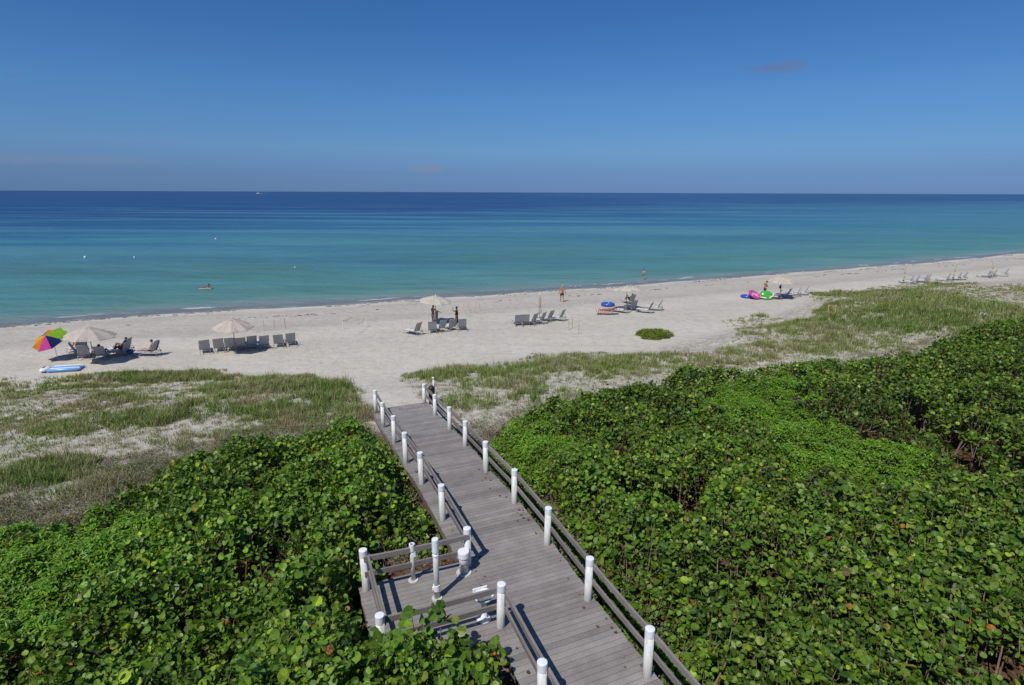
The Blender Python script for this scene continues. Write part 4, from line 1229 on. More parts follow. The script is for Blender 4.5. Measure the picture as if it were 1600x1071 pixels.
# footprints' shadows come from the sand bump; small shells and bits scattered on the beach
#__PART3__
# ------------------------------------------------------------------ beach furniture
def fabric(name, col, scale=60, rough=0.85, var=0.1):
    t = NT(name)
    p = t.obj()
    n = t.noise(p, scale, 2)
    n2 = t.noise(p, 3, 4)
    c = t.ramp(n, [(0.35, tuple(c * (1 - var) for c in col) + (1,)), (0.65, tuple(min(1, c * (1 + var)) for c in col) + (1,))])
    c = t.mix(1.0, c, t.ramp(n2, [(0.3, 0.88), (0.7, 1.06)]), 'MULTIPLY')
    t.set(Base_Color=c, Roughness=rough)
    t.b.inputs['Specular IOR Level'].default_value = 0.15
    return t.m
def striped(name, a, b, n=6.0, axis=0):
    t = NT(name)
    sp = t.node('ShaderNodeSeparateXYZ'); t.link(t.obj(), sp.inputs[0])
    f = t.math('FRACT', t.math('MULTIPLY', sp.outputs[axis], n))
    t.set(Base_Color=t.mix(t.math('GREATER_THAN', f, 0.5), (*a, 1), (*b, 1)), Roughness=0.85)
    t.b.inputs['Specular IOR Level'].default_value = 0.1
    return t.m
M['frame'] = plain('grey_metal_frame', (0.30, 0.29, 0.28), 0.45, 0.1, 20)
M['sling'] = fabric('grey_mesh_sling', (0.44, 0.43, 0.43), 90, var=0.2)
M['seat_sling'] = fabric('pale_mesh_seat', (0.66, 0.65, 0.64), 90, var=0.1)
M['cream'] = fabric('cream_canvas', (0.80, 0.72, 0.64), 20, var=0.04)
M['cream_dull'] = fabric('weathered_cream_canvas', (0.55, 0.48, 0.40), 20)
M['cream2'] = fabric('pale_cream_canvas', (0.80, 0.75, 0.66), 20, var=0.04)
M['pole'] = plain('brown_pole', (0.20, 0.14, 0.10), 0.5)
M['white'] = plain('white_paint', (0.8, 0.8, 0.8), 0.4, 0.04)
M['vinyl_blue'] = plain('blue_vinyl', (0.035, 0.085, 0.42), 0.25, 0.15, 4, spec=0.6)
M['vinyl_lblue'] = plain('pale_blue_vinyl', (0.22, 0.40, 0.75), 0.25, 0.1, 4, spec=0.6)
M['vinyl_pink'] = plain('pink_vinyl', (0.55, 0.055, 0.30), 0.25, 0.12, 4, spec=0.6)
M['vinyl_lpink'] = plain('pale_pink_vinyl', (0.75, 0.40, 0.60), 0.3, 0.1, 4, spec=0.6)
M['vinyl_green'] = plain('green_vinyl', (0.035, 0.38, 0.035), 0.25, 0.1, 4, spec=0.6)
M['vinyl_lemon'] = plain('pale_lemon_vinyl', (0.72, 0.78, 0.55), 0.3, 0.05)
M['navy'] = fabric('navy_cloth', (0.012, 0.018, 0.05), 40)
M['black'] = fabric('black_cloth', (0.010, 0.009, 0.010), 40)
M['grey_cloth'] = fabric('grey_cloth', (0.35, 0.36, 0.37), 40)
M['maroon'] = fabric('dark_red_cloth', (0.10, 0.018, 0.02), 40)
M['olive'] = fabric('dark_olive_cloth', (0.035, 0.035, 0.012), 40)
M['yellow'] = fabric('yellow_cloth', (0.62, 0.50, 0.20), 40)
M['blue_towel'] = fabric('blue_towel', (0.04, 0.13, 0.33), 30)
M['bw_towel'] = striped('blue_and_white_striped_towel', (0.10, 0.20, 0.50), (0.66, 0.68, 0.74), 4.0, 0)
M['or_towel'] = striped('orange_and_white_striped_towel', (0.50, 0.16, 0.10), (0.70, 0.55, 0.48), 5.0, 1)
M['white_towel'] = fabric('white_towel', (0.74, 0.73, 0.71), 30)
def skin_mat(n, c): return plain(n, c, 0.5, 0.10, 12, spec=0.3)
M['skin_tan'] = skin_mat('tanned_skin', (0.40, 0.20, 0.12))
M['skin_pale'] = skin_mat('light_skin', (0.50, 0.30, 0.21))
M['skin_red'] = skin_mat('reddish_tanned_skin', (0.26, 0.115, 0.085))
M['skin_dark'] = skin_mat('brown_skin', (0.16, 0.075, 0.05))
M['hair_dark'] = plain('dark_hair', (0.020, 0.013, 0.010), 0.6, 0.3, 60)
M['hair_grey'] = plain('grey_hair', (0.42, 0.40, 0.37), 0.6, 0.2, 60)
M['eye'] = plain('dark_eye', (0.02, 0.02, 0.02), 0.3)

def make_lounger(ang=66, name='lounger', towel=None):
    root = empty(name)
    a = R(ang)
    Lb, zs, w = 0.80, 0.34, 0.33
    hy = 0.0
    bm = bmesh.new()
    for s in (-1, 1):
        add_tube(bm, [(s * w, -0.42, zs - .02), (s * w, 1.25, zs - .02)], 0.020, 8)
    for y in (-0.42, 0.02, 1.25):
        add_tube(bm, [(-w, y, zs - .02), (w, y, zs - .02)], 0.018, 8)
    obj('frame', bm, M['frame'], root, True)
    bm = bmesh.new()
    n = 10
    add_box(bm, (0, 0.63, zs + 0.005), (2 * w - 0.03, 1.20, 0.022), bev=0.006)
    obj('seat', bm, M['seat_sling'], root)
    by = lambda t: hy - math.cos(a) * t
    bz = lambda t: zs + math.sin(a) * t
    bm = bmesh.new()
    for s in (-1, 1):
        add_tube(bm, [(s * w, by(0), bz(0)), (s * w, by(Lb), bz(Lb))], 0.018, 8)
    add_tube(bm, [(-w, by(Lb), bz(Lb)), (w, by(Lb), bz(Lb))], 0.018, 8)
    for s in (-1, 1):
        add_tube(bm, [(s * w * .9, by(Lb * .55), bz(Lb * .55)), (s * w * .9, -0.36, zs)], 0.011, 6)
    obj('backrest_frame', bm, M['frame'], root, True)
    bm = bmesh.new()
    add_box(bm, (0, by(Lb / 2), bz(Lb / 2)), (2 * w - 0.03, Lb - 0.02, 0.018), Matrix.Rotation(-a, 3, 'X'), bev=0.005)
    obj('backrest', bm, M['sling'], root)
    for (x, y) in ((-w, -0.32), (w, -0.32), (-w, 1.12), (w, 1.12)):
        bm = bmesh.new()
        add_tube(bm, [(x, y, zs - .02), (x * 1.04, y + (0.06 if y > 0 else -0.06), 0.0)], 0.018, 8)
        obj('leg', bm, M['frame'], root, True)
    for s in (-1, 1):
        bm = bmesh.new()
        add_tube(bm, [(s * (w + .02), 0.42, zs), (s * (w + .03), 0.40, zs + .20), (s * (w + .03), -0.05, zs + .23), (s * (w + .02), by(.28), bz(.28))], 0.014, 6)
        obj('armrest', bm, M['frame'], root, True)
    return root
proto_l = make_lounger()
first_used = [False]
def place_lounger(px, py, th, label, group, kind='up', dz=0.0):
    global proto_l
    if not first_used[0]:
        o = proto_l; first_used[0] = True
    else: o = copy_tree(proto_l)
    p = P(px, py)
    # the pixel marks the foot of the backrest; the lounger stretches from there in direction th
    t = R(th)
    d = Vector((-math.sin(t), math.cos(t), 0))
    c = p + d * (0.38 + random.uniform(-.10, .10))
    c.z = gz(c.x, c.y)
    o.location = c
    o.rotation_euler = (0, 0, t + random.uniform(-.10, .10))
    tag(o, label, 'sun lounger', group)
    return o
ordw = ['leftmost', 'second from left', 'third from left', 'fourth from left', 'fifth from left', 'sixth from left', 'seventh from left', 'rightmost']
GL = 'grey sun loungers set out on the beach'
for i, (px, py) in enumerate([(321, 554), (343, 552), (361, 550.5), (378, 550), (395, 548), (414, 546.5), (436, 544.5), (455, 542.5)]):
    place_lounger(px, py, 25 + (3 if i < 6 else -4), f'grey lounger seen from behind, {ordw[i]} in the row of eight', GL)
for px, py, th, lab in [(657, 524, 62, 'grey lounger with pale seat, leftmost beside the two standing people'),
                        (676, 523, 8, 'light frame lounger with open back, right in front of the man in grey shorts'),
                        (696, 520.5, 48, 'grey lounger with wide back in the middle of the group near the two standing people'),
                        (709, 518, 28, 'grey lounger in front of the woman in the dark red skirt'),
                        (723, 518, 12, 'grey lounger at the right end of the group near the two standing people')]:
    place_lounger(px, py, th, lab, GL)
for i, (px, py, th) in enumerate([(811, 511.5, 8), (822, 510, 10), (837, 508.5, 45), (851, 507, 52), (865, 504, 52), (881, 502.5, 54)]):
    place_lounger(px, py, th, f'grey lounger, {(ordw[:5] + ["rightmost"])[i]} of the six beside the folded umbrella', GL)
for px, py, th, lab in [(982, 490, 60, 'grey lounger with pale seat next to the sunbather, under the pale umbrella'),
                        (992, 487, 18, 'grey lounger with straight back just right of the pale umbrella pole'),
                        (1019, 490, 62, 'grey lounger with pale seat, second from right of the pale umbrella group'),
                        (1035, 486, 60, 'grey lounger standing apart at the right end of the pale umbrella group')]:
    place_lounger(px, py, th, lab, GL)
for i, (px, py, th) in enumerate([(1221, 469, 62), (1234, 466, 48), (1251, 464, 60), (1264, 462, 58)]):
    place_lounger(px, py, th, f'grey lounger, {["first", "second", "third", "fourth"][i]} one right of the green float by the grass', GL)
for i, (px, py) in enumerate([(1426, 443.5), (1436, 443.5), (1448, 442.5), (1454, 441.5)]):
    place_lounger(px, py, 62, f'far grey lounger, {["leftmost", "second from left", "third from left", "rightmost"][i]} of the four right of a folded umbrella', GL)
for i, (px, py) in enumerate([(1485, 440), (1501, 438.5), (1510, 438)]):
    place_lounger(px, py, 62, f'distant grey lounger, {["left", "middle", "right"][i]} one of three half hidden by grass', GL)
for i, (px, py) in enumerate([(1547, 434), (1557, 433.5), (1573, 432.5)]):
    place_lounger(px, py, 62, f'distant grey lounger, {["left", "middle", "right"][i]} one of three at the far right of the beach', GL)
l_a = [place_lounger(110, 559, -55, 'dark backed lounger in the shade right of the rainbow umbrella', GL),
       place_lounger(130, 564, 22, 'lounger with pale back under the big cream umbrella, left of its pole', GL),
       place_lounger(156, 566, 18, 'grey lounger with a dark haired head above its back, right of the big umbrella pole', GL)]
lp1 = place_lounger(203, 556, 84, 'lounger carrying a reclining person and a blue towel in the umbrella shade', GL)
lp2 = place_lounger(206, 551.5, 86, 'lounger behind the one with the blue towel, carrying a dark reclining person', GL)
lw = place_lounger(249, 556, 96, 'lounger under a blue and white striped towel with a woman leaning back', GL)
lk = place_lounger(990, 476, 30, 'lounger just beyond the pale umbrella pole, carrying a person with bent knees', GL)
lt = place_lounger(134, 553, 65, 'lounger beyond the pale one, carrying a person with raised knees under the big umbrella', GL)
# flat lounger for the sunbather
def make_flat():
    r = make_lounger(22, 'lounger')
    bm = bmesh.new(); add_box(bm, (0, 0.62, 0.362), (0.66, 1.26, 0.02), bev=0.008); add_box(bm, (0.335, 0.62, 0.26), (0.015, 1.2, 0.2)); add_box(bm, (-0.335, 0.62, 0.26), (0.015, 1.2, 0.2))
    return r, bm
lsun, bmt = make_flat()
p = P(957, 492)
lsun.location = p + Vector((-0.3, 0.1, 0)); lsun.rotation_euler = (0, 0, R(84))
tag(lsun, 'low flat lounger under the sunbather, left of the pale umbrella', 'sun lounger', GL)
def towel_on(l, bm, m, label):
    o = obj('towel', bm, m)
    o.location = l.location; o.rotation_euler = l.rotation_euler
    return tag(o, label, 'towel')
towel_on(lsun, bmt, M['or_towel'], 'orange and white striped towel spread under the sunbather')
bm = bmesh.new()
a = R(66)
add_box(bm, (0.0, -math.cos(a) * .42, 0.34 + math.sin(a) * .42 + 0.02), (0.60, 0.84, 0.022), Matrix.Rotation(-a, 3, 'X'), bev=0.008)
add_box(bm, (0.34, -math.cos(a) * .42, 0.34 + math.sin(a) * .42 - 0.04), (0.02, 0.80, 0.14), Matrix.Rotation(-a, 3, 'X'))
add_box(bm, (0, 0.55, 0.36), (0.62, 1.05, 0.02), bev=0.006)
towel_on(lw, bm, M['bw_towel'], 'blue and white striped towel over the lounger of the woman leaning back')
bm = bmesh.new()
add_box(bm, (0.30, 0.05, 0.36), (0.12, 0.75, 0.03), bev=0.01); add_box(bm, (0.375, 0.05, 0.22), (0.022, 0.72, 0.34), Matrix.Rotation(R(6), 3, 'Y'), bev=0.008)
towel_on(lp1, bm, M['blue_towel'], 'plain blue towel hanging over the side of a shaded lounger')

# ---- umbrellas
def canopy_bm(Rr, h, n=8, sagk=0.05, drop=0.03, sub=4, mats=None):
    bm = bmesh.new()
    top = bm.verts.new((0, 0, h))
    rings = []
    for j in range(1, sub + 1):
        f = j / sub
        ring = []
        for k in range(n * 2):
            a = math.pi * k / n
            mid = k % 2
            r = Rr * f * (math.cos(math.pi / n) * (1 - 0.07 * f) if mid else 1.0)
            z = h * (1 - f) + 0.10 * math.sin(math.pi * f) * h - (sagk * f if mid else 0)
            ring.append(bm.verts.new((r * math.cos(a), r * math.sin(a), z)))
        rings.append(ring)
    m = n * 2
    def mi(k): return mats[(k // 2) % n] if mats else 0
    for k in range(m):
        f = bm.faces.new((top, rings[0][k], rings[0][(k + 1) % m])); f.material_index = mi(k)
    for j in range(sub - 1):
        for k in range(m):
            f = bm.faces.new((rings[j][k], rings[j + 1][k], rings[j + 1][(k + 1) % m], rings[j][(k + 1) % m])); f.material_index = mi(k)
    # short valance
    if drop:
        low = [bm.verts.new((v.co.x * 1.005, v.co.y * 1.005, v.co.z - drop)) for v in rings[-1]]
        for k in range(m):
            f = bm.faces.new((rings[-1][k], low[k], low[(k + 1) % m], rings[-1][(k + 1) % m])); f.material_index = mi(k)
    bmesh.ops.solidify(bm, geom=bm.faces[:], thickness=0.008)
    return bm
def make_umbrella(px, py, label, Rr=1.55, Hr=1.98, rise=0.55, mat='cream', tilt=(0, 0), spin=0.2, group='open cream umbrellas'):
    p = P(px, py)
    u = empty('beach_umbrella', p, 0, label, 'umbrella', group)
    bm = bmesh.new(); add_tube(bm, [(0, 0, -0.2), (0, 0, Hr + 0.02)], 0.026, 10); obj('pole', bm, M['pole'], u, True)
    E_ = Matrix.Rotation(tilt[0], 4, 'X') @ Matrix.Rotation(tilt[1], 4, 'Y') @ Matrix.Rotation(spin, 4, 'Z')
    def put(name, bm, m, par=u, smooth=False):
        o = obj(name, bm, m, par, smooth)
        o.matrix_basis = Matrix.Translation((0, 0, Hr)) @ E_
        return o
    put('canopy', canopy_bm(Rr, rise), M[mat])
    put('vent_cap', canopy_bm(Rr * 0.24, rise * 0.22, drop=0.04, sub=2), M[mat]).matrix_basis = Matrix.Translation((0, 0, Hr)) @ E_ @ Matrix.Translation((0, 0, rise * 0.84))
    bm = bmesh.new(); add_lathe(bm, [(0, rise - 0.02), (0.03, rise), (0.02, rise + 0.07), (0.04, rise + 0.10), (0, rise + 0.16)], seg=10); put('finial', bm, M['white'])
    for k in range(8):
        bm = bmesh.new()
        a = 2 * math.pi * k / 8
        add_tube(bm, [(0.02 * math.cos(a), 0.02 * math.sin(a), rise - 0.05), (0.55 * Rr * math.cos(a), 0.55 * Rr * math.sin(a), rise * 0.52 - 0.03), (0.98 * Rr * math.cos(a), 0.98 * Rr * math.sin(a), 0.0 - 0.03)], 0.011, 5)
        put('rib', bm, M['pole'])
    bm = bmesh.new(); add_lathe(bm, [(0.05, 0.0), (0.20, 0.0), (0.19, 0.05), (0.05, 0.09), (0.035, 0.25), (0.0, 0.25)], seg=16); obj('base', bm, M['frame'], u)
    return u
make_umbrella(148, 568, 'largest cream umbrella, on the left, next to the rainbow umbrella', 1.62, 1.92, 0.66, 'cream', (R(-2), R(3)), 0.15)
make_umbrella(369, 552, 'cream umbrella behind the row of eight loungers', 1.42, 1.94, 0.66, 'cream', (R(3), R(2)), 0.35)
make_umbrella(681, 507, 'sand coloured umbrella behind the two standing people', 1.5, 2.12, 0.50, 'cream2', (R(2), R(4)), 0.5)
make_umbrella(978, 485, 'pale flat looking umbrella above the sunbather group', 1.6, 2.05, 0.42, 'cream2', (R(-7), 0), 0.1)
make_umbrella(1218, 467, 'peaked cream umbrella beside the green float', 1.55, 1.98, 0.66, 'cream', (R(3), 0), 0.39)

def rainbow():
    p = P(90, 561)
    u = empty('beach_umbrella', p, 0, 'tilted rainbow umbrella with pink, orange, navy and lime panels', 'umbrella')
    bm = bmesh.new(); add_tube(bm, [(0.02, 0, -0.3), (-0.04, 0, 1.15)], 0.017, 8); obj('pole', bm, M['white'], u, True)
    ax = Vector((-0.10, -0.55, 0.80)).normalized()
    E_ = ax.to_track_quat('Z', 'Y').to_matrix().to_4x4()
    Ofs = Vector((-0.04, 0, 1.15)) + ax * 0.40
    cols = {'pink': (0.80, 0.10, 0.42), 'orange': (0.85, 0.30, 0.04), 'yellow': (0.80, 0.58, 0.05), 'lime': (0.34, 0.60, 0.04), 'navy': (0.02, 0.035, 0.16), 'purple': (0.22, 0.10, 0.35)}
    ms = [fabric('umbrella_' + k, c, 30) for k, c in cols.items()]
    key = list(cols)
    # panel order is set by world azimuth so that pink faces the walkway
    inv = E_.inverted()
    order = []
    want = {270: 'pink', 225: 'orange', 180: 'yellow', 135: 'purple', 90: 'orange', 45: 'lime', 0: 'lime', 315: 'navy'}
    for k in range(8):
        a = 2 * math.pi * (k + 0.5) / 8
        d = E_ @ Vector((math.cos(a), math.sin(a), 0))
        w = math.degrees(math.atan2(d.y, d.x)) % 360
        best = min(want, key=lambda q: min(abs(q - w), 360 - abs(q - w)))
        order.append(key.index(want[best]))
    bm = canopy_bm(1.15, 0.42, drop=0.0, sagk=0.05, mats=order)
    o = obj('canopy', bm, ms, u)
    o.matrix_basis = Matrix.Translation(Ofs) @ E_
    bm = bmesh.new(); add_tube(bm, [(0, 0, -0.42), (0, 0, 0.48)], 0.014, 8); o2 = obj('upper_pole', bm, M['white'], u, True); o2.matrix_basis = Matrix.Translation(Ofs) @ E_
    for k in range(8):
        a = 2 * math.pi * k / 8
        bm = bmesh.new(); add_tube(bm, [(0, 0, 0.38), (0.6 * math.cos(a), 0.6 * math.sin(a), 0.20), (1.16 * math.cos(a), 1.16 * math.sin(a), -0.02)], 0.007, 5)
        r = obj('rib', bm, M['frame'], u); r.matrix_basis = Matrix.Translation(Ofs) @ E_
rainbow()
def closed_umbrella(px, py, label, h=2.55, lean=0.0):
    p = P(px, py)
    u = empty('folded_umbrella', p, 0, label, 'umbrella', 'folded umbrellas')
    u.rotation_euler = (0, lean, random.uniform(0, 3))
    bm = bmesh.new(); add_tube(bm, [(0, 0, -0.2), (0, 0, h - 0.1)], 0.026, 10); obj('pole', bm, M['pole'], u, True)
    bm = bmesh.new()
    n = 16; rings = []
    prof = [(0.04, h - .05), (0.09, h - .18), (0.10, h - .6), (0.085, h - 1.0), (0.07, h - 1.12), (0.10, h - 1.25), (0.15, h - 1.65), (0.13, h - 1.72)]
    for r, z in prof:
        rings.append([bm.verts.new(((r * (1.25 if k % 2 else 0.7)) * math.cos(2 * math.pi * k / n) * (1 + .1 * math.sin(k * 3)), (r * (1.25 if k % 2 else 0.7)) * math.sin(2 * math.pi * k / n), z + (0.03 * math.sin(k * 2.1) if z < h - 1.5 else 0))) for k in range(n)])
    for a_, b_ in zip(rings, rings[1:]):
        for k in range(n): bm.faces.new((a_[k], a_[(k + 1) % n], b_[(k + 1) % n], b_[k]))
    bm.faces.new(rings[0]); bm.faces.new(rings[-1][::-1])
    obj('folded_canopy', bm, M['cream_dull'], u)
    bm = bmesh.new(); add_lathe(bm, [(0.115, h - 1.10), (0.12, h - 1.10), (0.12, h - 1.15), (0.115, h - 1.15)], seg=14); obj('tie_strap', bm, M['frame'], u)
    bm = bmesh.new(); add_lathe(bm, [(0, h - 0.06), (0.06, h - .05), (0.05, h + 0.08), (0, h + 0.12)], seg=10); obj('finial', bm, M['cream'], u)
    bm = bmesh.new(); add_lathe(bm, [(0.05, 0.0), (0.20, 0.0), (0.19, 0.05), (0.05, 0.09), (0.0, 0.25)], seg=16); obj('base', bm, M['frame'], u)
closed_umbrella(843, 503, 'folded cream umbrella behind the six loungers in the middle of the beach')
closed_umbrella(1411, 444, 'folded cream umbrella, left one of the three distant ones')
closed_umbrella(1488, 440, 'folded cream umbrella, middle one of the three distant ones', lean=0.10)
closed_umbrella(1549, 435, 'folded cream umbrella at the far right by the last loungers', lean=0.05)

# ---- inflatables
def torus_bm(Rm, rm, z0, nu=28, nv=10):
    bm = bmesh.new()
    V = [[bm.verts.new(((Rm + rm * math.cos(2 * math.pi * j / nv)) * math.cos(2 * math.pi * i / nu), (Rm + rm * math.cos(2 * math.pi * j / nv)) * math.sin(2 * math.pi * i / nu), z0 + rm * math.sin(2 * math.pi * j / nv))) for j in range(nv)] for i in range(nu)]
    for i in range(nu):
        for j in range(nv):
            bm.faces.new((V[i][j], V[(i + 1) % nu][j], V[(i + 1) % nu][(j + 1) % nv], V[i][(j + 1) % nv]))
    return bm
def ring_float(px, py, Rm, rm, c1, c2, label, tilt=(0, 0), lift=0.0, floor=True):
    p = P(px, py) + Vector((0, Rm, lift))
    r = empty('swim_ring', p, 0, label, 'float')
    r.rotation_euler = (tilt[0], tilt[1], 0)
    obj('tube', torus_bm(Rm, rm, rm), M[c1], r, True)
    if floor:
        bm = bmesh.new(); add_lathe(bm, [(0, rm * 1.2), (Rm * .5, rm * 1.25), (Rm - rm * .6, rm)], seg=28); obj('floor', bm, M[c2], r, True)
    bm = bmesh.new(); add_tube(bm, [(Rm * .9, -rm * .9, rm * 1.7), (Rm * .98, -rm * .9, rm * 2.15), (Rm * .98, rm * .9, rm * 2.15), (Rm * .9, rm * .9, rm * 1.7)], 0.02, 6); obj('handle', bm, M[c2], r, True)
    return r
ring_float(951, 480, 0.56, 0.17, 'vinyl_blue', 'vinyl_lblue', 'blue inflatable ring lying behind the sunbather')
ring_float(1170, 467, 0.56, 0.16, 'vinyl_blue', 'vinyl_lblue', 'blue inflatable ring at the left of the pink one')
ring_float(1181, 468.5, 0.60, 0.17, 'vinyl_pink', 'vinyl_lpink', 'pink inflatable ring leaning up beside the green float', (R(22), R(22)), 0.30)
p = P(1200, 469)
gf = empty('pool_lounge_float', p + Vector((0, .5, 0)), R(-10), 'bright green inflatable seat with pale lemon edge beside the pink ring', 'float')
bm = bmesh.new(); add_ball(bm, (0.0, 0.25, 0.50), (0.66, 0.20, 0.46), 20, 12, Matrix.Rotation(R(-35), 3, 'X')); obj('backrest', bm, M['vinyl_green'], gf, True)
bm = torus_bm(0.5, 0.15, 0.15); obj('seat_tube', bm, M['vinyl_green'], gf, True)
bm = bmesh.new(); add_tube(bm, [(-0.95, -0.30, 0.30), (-0.4, -0.48, 0.24), (0.2, -0.52, 0.20), (0.62, -0.25, 0.42), (0.74, 0.05, 0.74)], 0.075, 10, radii=[0.03, 0.075, 0.085, 0.075, 0.04]); obj('edge_tube', bm, M['vinyl_lemon'], gf, True)
# blue and white air mattress near the dune edge
p = P(93, 581)
am = empty('air_mattress', p + Vector((0, 0.3, 0)), R(14), 'blue and white inflatable mattress lying on the sand near the dune grass', 'float')
M['mat_blue'] = plain('light_blue_vinyl', (0.16, 0.38, 0.72), 0.3, 0.1, 5, spec=0.6)
for k in range(5):
    bm = bmesh.new(); y = -0.40 + 0.2 * k
    add_tube(bm, [(-0.75, y, 0.12), (-0.6, y, 0.13), (1.0, y, 0.13), (1.12, y, 0.11)], 0.11, 10, radii=[0.05, 0.11, 0.11, 0.04])
    obj('air_tube', bm, M['mat_blue'] if k in (0, 2, 3) else M['white'], am, True)
bm = bmesh.new(); add_ball(bm, (-0.98, 0.0, 0.15), (0.28, 0.50, 0.14), 16, 10); obj('pillow', bm, M['white'], am, True)
bm = bmesh.new(); add_ball(bm, (-1.02, 0.0, 0.20), (0.13, 0.28, 0.11), 14, 8); obj('pillow_patch', bm, M['navy'], am, True)
bm = bmesh.new(); add_box(bm, (0, 0, 0.03), (0.9, 0.5, 0.05), bev=0.02); add_box(bm, (0.15, 0.05, 0.07), (0.5, 0.4, 0.04), Matrix.Rotation(.2, 3, 'Z'), bev=0.015)
tw = obj('towel', bm, M['yellow']); tw.location = P(116, 587) ; tag(tw, 'crumpled yellowish towel in front of the blue and white mattress', 'towel')
# bag hanging on the peaked umbrella's pole
bm = bmesh.new()
add_box(bm, (0, 0, 0), (0.22, 0.14, 0.36), bev=0.04); add_tube(bm, [(-0.07, 0, 0.16), (0.0, 0.05, 0.38), (0.07, 0, 0.16)], 0.012, 6)
bg = obj('beach_bag', bm, M['black']); bg.location = P(1218, 467) + Vector((-0.12, -0.10, 1.35)); tag(bg, 'dark bag hanging on the pole of the peaked cream umbrella', 'bag')
# cooler and small table between loungers of the row
p = P(367, 548)
tb = empty('side_table', p + Vector((0, 0.6, 0)), R(25), 'small low white table between loungers at the umbrella pole', 'table')
bm = bmesh.new(); add_box(bm, (0, 0, 0.42), (0.45, 0.45, 0.03), bev=0.01); obj('table_top', bm, M['white'], tb)
for sx_ in (-1, 1):
    for sy_ in (-1, 1):
        bm = bmesh.new(); add_tube(bm, [(sx_ * .19, sy_ * .19, 0), (sx_ * .17, sy_ * .17, .41)], 0.015, 6); obj('leg', bm, M['white'], tb, True)

# ---- nest stakes and tape
M['stake'] = plain('pale_wooden_stake', (0.50, 0.40, 0.28), 0.8, 0.2, 20)
M['tape_o'] = plain('orange_tape', (0.75, 0.33, 0.10), 0.5)
M['tape_p'] = plain('faded_pink_tape', (0.75, 0.42, 0.32), 0.5)
M['tape_y'] = plain('yellow_tape', (0.75, 0.60, 0.12), 0.5)
M['white_st'] = plain('white_stake_paint', (0.75, 0.73, 0.70), 0.6)
def nest(stakes, tape, labs, group, tape_lab, mat='stake', h=0.95):
    ps = []
    for (px, py), lab in zip(stakes, labs):
        p = P(px, py)
        s_ = empty('marker_stake', p, random.uniform(0, 3), lab, 'stake', group)
        s_.rotation_euler = (random.uniform(-.08, .08), random.uniform(-.08, .08), random.uniform(0, 3))
        bm = bmesh.new(); add_box(bm, (0, 0, h / 2 - 0.1), (0.05, 0.03, h + 0.2), bev=0.004); obj('stake', bm, M[mat], s_)
        bm = bmesh.new(); add_box(bm, (0, 0, h * 0.86), (0.06, 0.04, 0.07)); obj('tape_band', bm, M[tape], s_)
        ps.append(p)
    if tape_lab:
        bm = bmesh.new()
        for a_, b_ in zip(ps, ps[1:]):
            z = h * 0.84
            n = 6
            prev_ = None
            for i in range(n + 1):
                t = i / n
                q = a_.lerp(b_, t) + Vector((0, 0, z - 0.12 * 4 * t * (1 - t)))
                u = (bm.verts.new(q), bm.verts.new(q + Vector((0, 0, 0.035))))
                if prev_: bm.faces.new((prev_[0], u[0], u[1], prev_[1]))
                prev_ = u
        bmesh.ops.solidify(bm, geom=bm.faces[:], thickness=0.003)
        o = obj('marker_tape', bm, M[tape]); tag(o, tape_lab, 'tape')
nest([(413, 518), (430, 516.5), (446, 514)], 'tape_o', [f'{w} thin wooden stake of three beyond the row of eight loungers' for w in ('left', 'middle', 'right')], 'nest stakes behind the row of loungers', None)
nest([(536, 515), (549, 510.5), (571, 512), (559, 521)], 'tape_p', [f'{w} pale stake of the taped square on the sand left of the standing people' for w in ('leftmost', 'farthest', 'rightmost', 'nearest')], 'stakes of the taped square', 'faded pink tape strung between four pale stakes on the open sand', 'white_st')
nest([(724, 487), (732, 485.5), (742, 489.5), (750, 486)], 'tape_p', [f'{w} thin pinkish stake beyond the woman in the dark red skirt' for w in ('leftmost', 'second', 'third', 'rightmost')], 'pinkish stakes beyond the standing people', None, 'tape_p', 0.8)
nest([(889, 515.5), (894, 513.5), (904, 522)], 'tape_o', [f'{w} thin stake in the sand right of the six loungers' for w in ('left', 'middle', 'right')], 'stakes right of the six loungers', None)
nest([(1293, 492), (1305, 492)], 'tape_y', [f'{w} yellow stake among the dune grass on the right' for w in ('left', 'right')], 'yellow stakes in the grass', None, 'tape_y', 0.9)
nest([(1367, 432), (1378, 431)], 'tape_o', [f'{w} faint stake on the far sand left of the distant folded umbrella' for w in ('left', 'right')], 'faint stakes on the far sand', None)

# ------------------------------------------------------------------ people
def skin_grow(bm_pts, edges, roots, name, mat, parent=None, sub=2, extra=None):
    bm = bmesh.new()
    lay = bm.verts.layers.skin.verify()
    vs = []
    for i, (co, r) in enumerate(bm_pts):
        v = bm.verts.new(co)
        v[lay].radius = r if hasattr(r, '__len__') else (r, r)
        v[lay].use_root = i in roots
        vs.append(v)
    for a_, b_ in edges: bm.edges.new((vs[a_], vs[b_]))
    me = bpy.data.meshes.new(name + '_skeleton'); bm.to_mesh(me); bm.free()
    tmp = bpy.data.objects.new(name + '_skeleton', me); C.objects.link(tmp)
    tmp.modifiers.new('skin', 'SKIN').use_smooth_shade = True
    sb = tmp.modifiers.new('sub', 'SUBSURF'); sb.levels = sub; sb.render_levels = sub
    bpy.context.view_layer.update()
    dg = bpy.context.evaluated_depsgraph_get()
    m2 = bpy.data.meshes.new_from_object(tmp.evaluated_get(dg))
    m2.name = name
    bpy.data.objects.remove(tmp); bpy.data.meshes.remove(me)
    if extra:
        bm = bmesh.new(); bm.from_mesh(m2); extra(bm); bm.to_mesh(m2); bm.free()
    m2.materials.clear()
    return link_mesh(name, m2, mat, parent, True)
